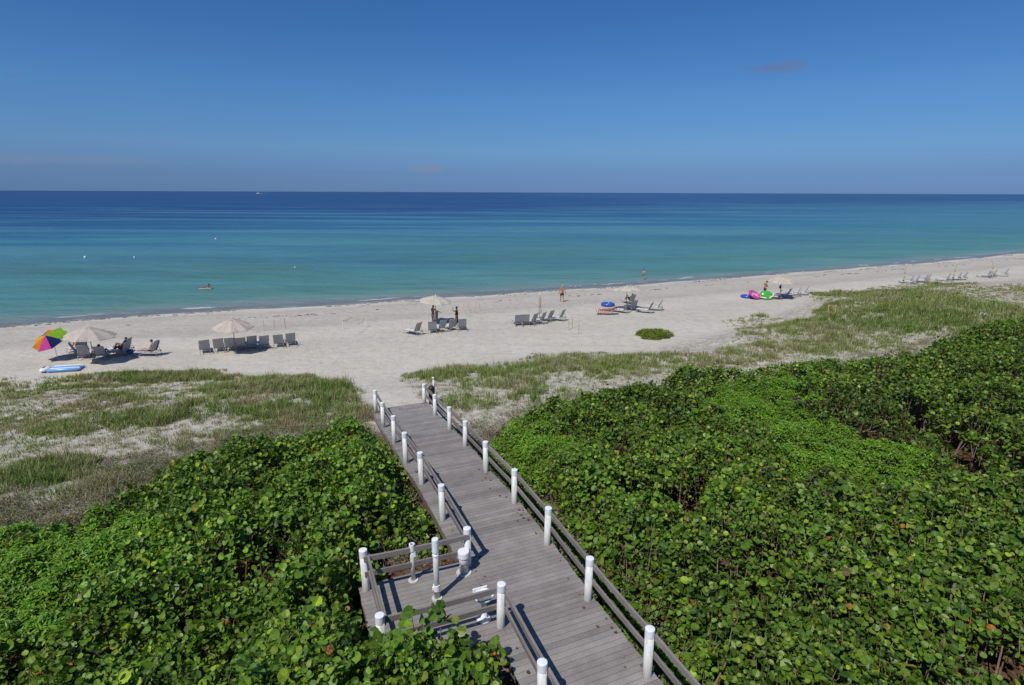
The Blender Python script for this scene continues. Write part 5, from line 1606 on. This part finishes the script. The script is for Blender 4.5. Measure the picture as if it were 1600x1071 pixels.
STAND = dict(pelvis=(0, 0, .95), spine=(0, 0.01, 1.12), chest=(0, 0, 1.33), neck=(0, 0, 1.50), head=(0, .015, 1.62), top=(0, .01, 1.69),
             shL=(-.185, 0, 1.42), elL=(-.245, -.02, 1.13), wrL=(-.265, .05, .88), haL=(-.27, .07, .80),
             shR=(.185, 0, 1.42), elR=(.245, -.02, 1.13), wrR=(.265, .05, .88), haR=(.27, .07, .80),
             hiL=(-.095, 0, .88), knL=(-.11, .02, .50), anL=(-.11, -.02, .09), toL=(-.13, .14, .035),
             hiR=(.095, 0, .88), knR=(.11, .02, .50), anR=(.11, -.02, .09), toR=(.13, .14, .035))
RAD = dict(pelvis=(.135, .105), spine=(.125, .095), chest=(.155, .11), neck=.052, head=(.078, .092), top=(.07, .085), sh=.058, el=.042, wr=.029, ha=(.038, .022), hi=.092, kn=.058, an=.038, to=.034)
def person(name, loc_, rz, label, pose, skin, clothes=(), hair=('hair_dark', 'short'), scale=1.0, wide=1.0, hold=None):
    J = dict(STAND); J.update(pose)
    root = empty('person', loc_, rz, label, 'person')
    root.scale = (scale,) * 3
    keys = list(J)
    def rad(k):
        r = RAD.get(k, RAD.get(k[:2]))
        if hasattr(r, '__len__'): return tuple(q * wide for q in r)
        return (r * wide, r * wide) if k[:2] in ('hi', 'kn') else (r, r)
    pts = [(J[k], rad(k)) for k in keys]
    ix = {k: i for i, k in enumerate(keys)}
    ed = [('pelvis', 'spine'), ('spine', 'chest'), ('chest', 'neck'), ('neck', 'head'), ('head', 'top')]
    for s in 'LR':
        ed += [('chest', 'sh' + s), ('sh' + s, 'el' + s), ('el' + s, 'wr' + s), ('wr' + s, 'ha' + s), ('pelvis', 'hi' + s), ('hi' + s, 'kn' + s), ('kn' + s, 'an' + s), ('an' + s, 'to' + s)]
    edges = [(ix[a_], ix[b_]) for a_, b_ in ed]
    roots = [ix['pelvis']]
    # fingers: separate short chains rooted in the palm
    for s in 'LR':
        wr, ha = Vector(J['wr' + s]), Vector(J['ha' + s])
        d = (ha - wr).normalized()
        side = Vector((0, 1, 0)) if abs(d.y) < 0.8 else Vector((1, 0, 0))
        side = (side - d * side.dot(d)).normalized()
        nrm = d.cross(side)
        for f, (o_, L, sp) in enumerate(((-0.026, .062, -.12), (-.009, .074, -.03), (.009, .069, .05), (.026, .053, .15), (0.030, .050, .9))):
            b0 = ha + side * (o_ if f < 4 else -0.026) + (d * 0.01 if f < 4 else -d * 0.035)
            dd = (d + side * (sp if f < 4 else -0.95)).normalized()
            i0 = len(pts)
            pts.append((tuple(b0), (.0095, .0095))); pts.append((tuple(b0 + dd * L * .55), (.009, .009))); pts.append((tuple(b0 + (dd + nrm * .35).normalized() * L), (.0075, .0075)))
            edges += [(i0, i0 + 1), (i0 + 1, i0 + 2)]; roots.append(i0)
    hd, tp = Vector(J['head']), Vector(J['top'])
    up = (tp - hd).normalized()
    face = Vector(pose.get('_face', (0, 1, 0)))
    face = (face - up * face.dot(up)).normalized()
    rt = face.cross(up)
    HM = Matrix((rt, face, up)).transposed()
    def feats(bm):
        c = hd + up * 0.01
        add_ball(bm, c + face * 0.092 - up * 0.005, (.012, .018, .022), 8, 6, HM)      # nose
        for q in (-1, 1):
            add_ball(bm, c + rt * q * 0.077, (.010, .02, .030), 8, 6, HM)               # ears
            add_ball(bm, c + rt * q * 0.032 + face * 0.082 + up * 0.020, (.013, .009, .008), 8, 6, HM)
        add_ball(bm, c + face * 0.083 - up * 0.045, (.024, .009, .008), 8, 6, HM)       # mouth
        add_ball(bm, c + face * 0.05 - up * 0.072, (.030, .032, .02), 8, 6, HM)         # chin
    pose2 = [k for k in pose if k.startswith('_')]
    body = skin_grow([q for k, q in zip(keys + [''] * 99, pts) if not k.startswith('_')] if not pose2 else
                     [q for i, q in enumerate(pts) if not (i < len(keys) and keys[i].startswith('_'))],
                     [(a_ - sum(1 for z in range(min(a_, len(keys))) if keys[z].startswith('_')), b_ - sum(1 for z in range(min(b_, len(keys))) if keys[z].startswith('_'))) for a_, b_ in edges],
                     [a_ - sum(1 for z in range(min(a_, len(keys))) if keys[z].startswith('_')) for a_ in roots],
                     'body', M[skin], root, 2, feats)
    # hair
    if hair:
        bm = bmesh.new()
        c = hd + up * 0.035 - face * 0.018
        add_ball(bm, c, (.090, .100, .088), 14, 10, HM)
        if hair[1] == 'long':
            add_ball(bm, c - face * 0.05 - up * 0.09, (.078, .05, .13), 12, 8, HM)
        if hair[1] == 'curly':
            for _ in range(22):
                d = Vector((random.gauss(0, 1), random.gauss(0, 1), random.gauss(0, 1))).normalized()
                if d.dot(face) > 0.5: continue
                add_ball(bm, c + d * 0.085, (.035,) * 3, 6, 5)
        if hair[1] == 'bun': add_ball(bm, c - face * 0.09 + up * 0.06, (.04,) * 3, 10, 8)
        obj('hair', bm, M[hair[0]], root, True)
    # clothing follows the joints with a slightly larger radius
    def lerp(a_, b_, t): return tuple(Vector(J[a_]).lerp(Vector(J[b_]), t))
    for kind, mat in clothes:
        g_ = 1.0
        R_ = lambda r, e=0.016: (r[0] * wide + e, r[1] * wide + e) if hasattr(r, '__len__') else (r * wide + e, r * wide + e)
        if kind == 'shorts' or kind == 'briefs':
            t = 0.62 if kind == 'shorts' else 0.12
            P_ = [(J['pelvis'], R_(RAD['pelvis'])), (lerp('pelvis', 'spine', .45), R_(RAD['spine'])), (J['hiL'], R_(.092)), (lerp('hiL', 'knL', t), R_(.078, .02)), (J['hiR'], R_(.092)), (lerp('hiR', 'knR', t), R_(.078, .02))]
            skin_grow(P_, [(0, 1), (0, 2), (2, 3), (0, 4), (4, 5)], [0], 'shorts' if kind == 'shorts' else 'swim_briefs', M[mat], root, 1)
        elif kind == 'skirt':
            m1 = Vector(lerp('hiL', 'knL', 1.0)).lerp(Vector(lerp('hiR', 'knR', 1.0)), .5)
            P_ = [(lerp('pelvis', 'spine', .6), R_(RAD['spine'])), (J['pelvis'], R_(RAD['pelvis'], .03)), (tuple(Vector(J['pelvis']).lerp(m1, .6)), (.18, .15)), (tuple(m1), (.19, .16)), (tuple(m1 + Vector((0, 0, -.22))), (.19, .16))]
            skin_grow(P_, [(0, 1), (1, 2), (2, 3), (3, 4)], [1], 'skirt', M[mat], root, 1)
        elif kind == 'top':
            P_ = [(lerp('pelvis', 'spine', .4), R_(RAD['spine'])), (J['spine'], R_(RAD['spine'])), (J['chest'], R_(RAD['chest'])), (lerp('chest', 'neck', .45), R_((.11, .075))), (lerp('chest', 'shL', .9), R_(.062)), (lerp('chest', 'shR', .9), R_(.062))]
            skin_grow(P_, [(0, 1), (1, 2), (2, 3), (2, 4), (2, 5)], [1], 'top', M[mat], root, 1)
        elif kind == 'bikini_top':
            a_, b_ = lerp('spine', 'chest', .75), lerp('spine', 'chest', 1.05)
            skin_grow([(a_, (.158, .113)), (b_, (.160, .115))], [(0, 1)], [0], 'bikini_top', M[mat], root, 1)
        elif kind == 'belt':
            a_, b_ = lerp('pelvis', 'spine', .1), lerp('pelvis', 'spine', .55)
            skin_grow([(a_, (.16, .13)), (b_, (.150, .12))], [(0, 1)], [0], 'waistband', M[mat], root, 1)
    return root
# man at the water's edge, seen from behind, one foot forward
p = P(878, 472)
person('man', p, R(8), 'bare backed man with grey hair and navy shorts walking down to the water',
       dict(anL=(-.11, .16, .09), toL=(-.13, .31, .035), knL=(-.11, .14, .50), anR=(.11, -.16, .10), toR=(.13, -.03, .035), elL=(-.29, -.03, 1.14), wrL=(-.33, .06, .90), haL=(-.34, .09, .82), elR=(.29, -.05, 1.14), wrR=(.34, .0, .90), haR=(.35, .02, .82)),
       'skin_tan', [('shorts', 'navy')], ('hair_grey', 'short'), 1.06, 1.12)
p = at(1005, 438.5, -1.12)
person('woman', (p.x, p.y, -1.13), R(-35), 'woman in a black bikini wading in the shallow water',
       dict(anL=(-.10, .14, .09), toL=(-.12, .28, .035), knL=(-.10, .12, .50), elR=(.27, -.05, 1.15), wrR=(.30, .08, .93), haR=(.31, .11, .85)),
       'skin_pale', [('briefs', 'black'), ('bikini_top', 'black')], ('hair_dark', 'bun'), 0.98, 0.94)
p = P(677, 507)
m3 = person('man', p, R(-40), 'shirtless man in grey shorts holding out one arm beside the loungers',
       dict(elR=(.36, .20, 1.25), wrR=(.50, .40, 1.12), haR=(.54, .47, 1.09), elL=(-.22, .05, 1.14), wrL=(-.16, .22, 1.0), haL=(-.13, .28, .98), anL=(-.12, .10, .09), toL=(-.14, .25, .035), head=(0, .05, 1.61), top=(0, .07, 1.68)),
       'skin_red', [('shorts', 'grey_cloth'), ('belt', 'black')], ('hair_dark', 'short'), 1.0, 1.0)
bm = bmesh.new()
N_ = 8
for i in range(N_ + 1):
    for j in range(7):
        t, u = i / N_, j / 6
        bm.verts.new((0.05 * math.sin(u * 9 + t * 2) - 0.12 + 0.24 * u, 0.05 * math.cos(u * 7), -t * 0.85))
bm.verts.ensure_lookup_table()
for i in range(N_):
    for j in range(6):
        bm.faces.new([bm.verts[i * 7 + j], bm.verts[i * 7 + j + 1], bm.verts[(i + 1) * 7 + j + 1], bm.verts[(i + 1) * 7 + j]])
bmesh.ops.solidify(bm, geom=bm.faces[:], thickness=0.02)
tw = obj('towel', bm, M['grey_cloth'], None, True)
tw.location = m3.location + Matrix.Rotation(R(-40), 3, 'Z') @ Vector((.30, .16, 1.22)); tag(tw, 'light grey towel held up by the man in grey shorts', 'towel')
p = P(714, 508)
person('woman', p, R(75), 'curly haired woman in a black top and dark red skirt raising one hand',
       dict(elL=(-.24, .20, 1.30), wrL=(-.16, .30, 1.50), haL=(-.14, .33, 1.58), elR=(.24, .05, 1.14), wrR=(.20, .18, 1.0), haR=(.18, .24, .97), _face=(0, 1, 0)),
       'skin_dark', [('skirt', 'maroon'), ('top', 'black')], ('hair_dark', 'curly'), 0.96, 0.97)
p = P(1194, 463)
person('man', p, R(-75), 'shirtless man with bowed head and dark olive trunks beside the green float',
       dict(neck=(0, .05, 1.48), head=(0, .14, 1.57), top=(0, .20, 1.62), chest=(0, .02, 1.31), elL=(-.22, .08, 1.14), wrL=(-.12, .26, 1.05), haL=(-.09, .32, 1.04), elR=(.22, .08, 1.14), wrR=(.12, .26, 1.05), haR=(.09, .32, 1.04), _face=(0, .8, -.6)),
       'skin_tan', [('shorts', 'olive'), ('belt', 'yellow')], ('hair_dark', 'short'), 1.05, 1.0)
def on_lounger(l, pose, skin, clothes, hair, label, scale=0.97, off_=(0, 0.13, 0.0)):
    base = dict(pelvis=(0, .02, .46), spine=(0, -.09, .60), chest=(0, -.14, .80), neck=(0, -.21, .96), head=(0, -.24, 1.09), top=(0, -.24, 1.16),
                shL=(-.185, -.15, .88), elL=(-.27, -.04, .66), wrL=(-.20, .12, .58), haL=(-.16, .18, .56),
                shR=(.185, -.15, .88), elR=(.27, -.04, .66), wrR=(.20, .12, .58), haR=(.16, .18, .56),
                hiL=(-.10, .08, .46), knL=(-.12, .45, .74), anL=(-.11, .80, .42), toL=(-.12, .95, .43),
                hiR=(.10, .08, .46), knR=(.12, .48, .70), anR=(.11, .84, .42), toR=(.12, .98, .43))
    base.update(pose)
    rz = l.rotation_euler[2]
    pl = l.matrix_basis @ Vector(off_)
    return person('person', pl, rz, label, base, skin, clothes, hair, scale)
on_lounger(lp1, {}, 'skin_dark', [('shorts', 'black')], ('hair_dark', 'short'), 'dark person reclining with bent knees on the lounger with the blue towel')
on_lounger(lp2, dict(knL=(-.12, .42, .80), anL=(-.11, .70, .42), toL=(-.12, .85, .43)), 'skin_red', [('briefs', 'black'), ('bikini_top', 'black')], ('hair_dark', 'long'), 'second reclining person behind the one with the blue towel')
on_lounger(lw, dict(knL=(-.10, .52, .50), anL=(-.10, .95, .42), toL=(-.12, 1.08, .47), knR=(.12, .52, .54), anR=(.11, .93, .42), toR=(.13, 1.05, .47), elL=(-.28, -.05, .62), wrL=(-.22, .16, .48), haL=(-.20, .23, .46), head=(0, -.12, 1.12), top=(0, -.10, 1.19), neck=(0, -.14, .98), chest=(0, -.10, .81)),
           'skin_pale', [('briefs', 'black')], ('hair_dark', 'short'), 'light skinned woman with short dark hair leaning back on the striped towel')
on_lounger(lt, dict(knL=(-.07, .45, .85), anL=(-.16, .72, .42), toL=(-.18, .86, .43), knR=(.07, .42, .84), anR=(.15, .80, .42), toR=(.17, .94, .43)), 'skin_tan', [('shorts', 'black')], ('hair_dark', 'short'), 'person with tanned raised knees on a lounger under the big cream umbrella')
on_lounger(l_a[2], {}, 'skin_dark', [('shorts', 'navy')], ('hair_dark', 'curly'), 'person whose dark hair shows above the grey lounger right of the big umbrella pole')
on_lounger(lk, dict(knL=(-.12, .45, .95), anL=(-.11, .78, .42)), 'skin_dark', [('shorts', 'black'), ('top', 'black')], ('hair_dark', 'short'), 'dark clothed person with bent knees beyond the pale umbrella pole')
on_lounger(lsun, dict(pelvis=(0, .05, .47), spine=(0, -.12, .50), chest=(0, -.33, .58), neck=(0, -.50, .66), head=(0, -.61, .72), top=(0, -.68, .75), _face=(0, .4, 1),
                      shL=(-.18, -.42, .62), elL=(-.28, -.16, .50), wrL=(-.22, .08, .46), haL=(-.20, .15, .45), shR=(.18, -.42, .62), elR=(.28, -.16, .50), wrR=(.22, .08, .46), haR=(.20, .15, .45),
                      hiL=(-.10, .12, .46), knL=(-.11, .52, .47), anL=(-.10, .95, .43), toL=(-.12, 1.02, .54), hiR=(.10, .12, .46), knR=(.11, .52, .47), anR=(.10, .95, .43), toR=(.12, 1.02, .54)),
           'skin_red', [('briefs', 'maroon')], ('hair_dark', 'short'), 'tanned sunbather lying flat on the low lounger left of the pale umbrella', 0.98, (0, 0, 0.02))
# swimmer resting on a small mattress out on the water
p = at(322, 451.5, -0.98)
sr = empty('air_mattress', (p.x, p.y, -1.02), R(12), 'pale inflatable mattress floating on the water with a person on it', 'float')
for k in range(4):
    bm = bmesh.new(); y = -0.3 + 0.2 * k
    add_tube(bm, [(-0.8, y, 0.09), (-0.7, y, 0.09), (0.7, y, 0.09), (0.8, y, 0.08)], 0.1, 8, radii=[0.04, 0.1, 0.1, 0.04]); obj('air_tube', bm, M['grey_cloth'], sr, True)
person('person', (p.x, p.y, -0.95), R(-78), 'person in dark swimwear lying on the floating mattress out on the water',
       dict(pelvis=(0, -.15, .22), spine=(0, .0, .24), chest=(0, .18, .30), neck=(0, .33, .40), head=(0, .42, .52), top=(0, .45, .58),
            shL=(-.18, .24, .33), elL=(-.26, .42, .18), wrL=(-.14, .58, .20), haL=(-.10, .64, .20), shR=(.18, .24, .33), elR=(.26, .42, .18), wrR=(.14, .58, .20), haR=(.10, .64, .20),
            hiL=(-.09, -.22, .20), knL=(-.11, -.60, .18), anL=(-.11, -.92, .30), toL=(-.11, -1.0, .36), hiR=(.09, -.22, .20), knR=(.11, -.60, .18), anR=(.11, -.95, .18), toR=(.11, -1.08, .16)),
       'skin_red', [('briefs', 'navy')], ('hair_dark', 'short'), 1.0)

# ---- birds at the water's edge
M['bird_w'] = plain('white_feathers', (0.72, 0.71, 0.70), 0.8)
M['bird_g'] = plain('grey_feathers', (0.30, 0.30, 0.31), 0.8)
M['bill'] = plain('orange_bill', (0.55, 0.25, 0.05), 0.5)
def make_bird():
    b = empty('seabird')
    skin_grow([((0, -.16, .16), (.02, .01)), ((0, -.06, .17), (.055, .05)), ((0, .06, .19), (.06, .06)), ((0, .12, .27), (.03, .03)), ((0, .15, .31), (.034, .034)), ((0, .18, .31), (.02, .02))], [(0, 1), (1, 2), (2, 3), (3, 4), (4, 5)], [2], 'body', M['bird_w'], b, 1)
    for s in (-1, 1):
        bm = bmesh.new(); add_ball(bm, (s * .052, -.05, .19), (.018, .15, .045), 10, 6); obj('wing', bm, M['bird_g'], b, True)
        bm = bmesh.new(); add_tube(bm, [(s * .025, 0, .14), (s * .025, .0, .0), (s * .025, .04, .0)], .006, 5); obj('leg', bm, M['bill'], b)
    bm = bmesh.new(); add_tube(bm, [(0, .19, .31), (0, .25, .30)], .008, 5, radii=[.009, .003]); obj('bill', bm, M['bill'], b)
    return b
bird = make_bird()
for i, (px, py, az, w) in enumerate([(893, 450, 60, 'leftmost white seabird of the three close together at the wet sand'), (900, 450.5, 100, 'middle white seabird of the three close together at the wet sand'), (905.5, 450, -70, 'right white seabird of the three close together at the wet sand'),
                                     (930, 447.5, 40, 'single white seabird on the wet sand right of the three'), (1255, 427, 80, 'small white seabird at the waterline above the peaked umbrella'), (1393, 418.5, -60, 'small white seabird at the waterline on the far right')]):
    o = bird if i == 0 else copy_tree(bird)
    o.location = P(px, py); o.rotation_euler = (0, 0, R(az)); o.scale = (1.1,) * 3
    tag(o, w, 'bird', 'seabirds at the waterline')
# ---- buoys
def make_buoy():
    b = empty('buoy')
    bm = bmesh.new(); add_lathe(bm, [(0, -.25), (.22, -.1), (.27, .08), (.2, .28), (.06, .36), (0, .37)], seg=18); obj('float_body', bm, M['white'], b, True)
    bm = bmesh.new(); add_tube(bm, [(0, 0, .35), (0, 0, .5)], .03, 8); add_ball(bm, (0, 0, .53), (.05,) * 3, 8, 6); obj('top_ring', bm, M['tape_o'], b, True)
    return b
buoy = make_buoy()
for i, (px, py, s, w) in enumerate([(133, 403, .85, 'white buoy, leftmost and brightest of the four on the water'), (210, 403, .6, 'white buoy, second from left on the water'), (337, 374, .8, 'white buoy farthest out of the four'), (461, 418.5, .45, 'small white buoy, rightmost of the four')]):
    o = buoy if i == 0 else copy_tree(buoy)
    p = at(px, py, -1.0); o.location = (p.x, p.y, -0.98); o.scale = (s,) * 3
    tag(o, w, 'buoy', 'mooring buoys')
# ---- motorboat near the horizon
r_ = ray(403, 300)
k = 3300 / r_.y
bt = empty('motorboat', (r_.x * k, 3300, -1.0), 0, 'small white motorboat near the horizon trailing a wake', 'boat')
bm = bmesh.new()
sec = [(-9, 2.2, 2.4), (-5, 2.6, 2.5), (2, 2.5, 2.8), (7, 1.3, 3.3), (9.5, .05, 3.8)]
rings = []
for x, hw, h in sec:
    rings.append([bm.verts.new(q) for q in ((x, -hw, h), (x * .97, -hw * .7, -.3), (x * .97, hw * .7, -.3), (x, hw, h))])
for a_, b_ in zip(rings, rings[1:]):
    for j in range(4): bm.faces.new((a_[j], a_[(j + 1) % 4], b_[(j + 1) % 4], b_[j]))
bm.faces.new(rings[0]); bm.faces.new(rings[-1][::-1])
obj('hull', bm, M['white'], bt)
bm = bmesh.new(); add_box(bm, (-1, 0, 3.9), (6, 3.4, 2.4), bev=.4); add_box(bm, (-2, 0, 6.0), (5, 3.2, .3), bev=.1); obj('cabin', bm, M['white'], bt)
bm = bmesh.new(); add_box(bm, (2.05, 0, 4.3), (.1, 2.8, 1.0)); obj('windscreen', bm, M['black'], bt)
bm = bmesh.new(); add_box(bm, (-20, 0, .15), (22, 3.5, .5), bev=.2); add_box(bm, (-38, 0, .08), (12, 3, .3), bev=.1)
wk = obj('wake', bm, M['white']); tag(wk, 'white foam wake trailing to the right of the motorboat', 'wake', kind='stuff')
bt.rotation_euler = (0, 0, math.pi)
wk.location = bt.location; wk.rotation_euler = (0, 0, math.pi)
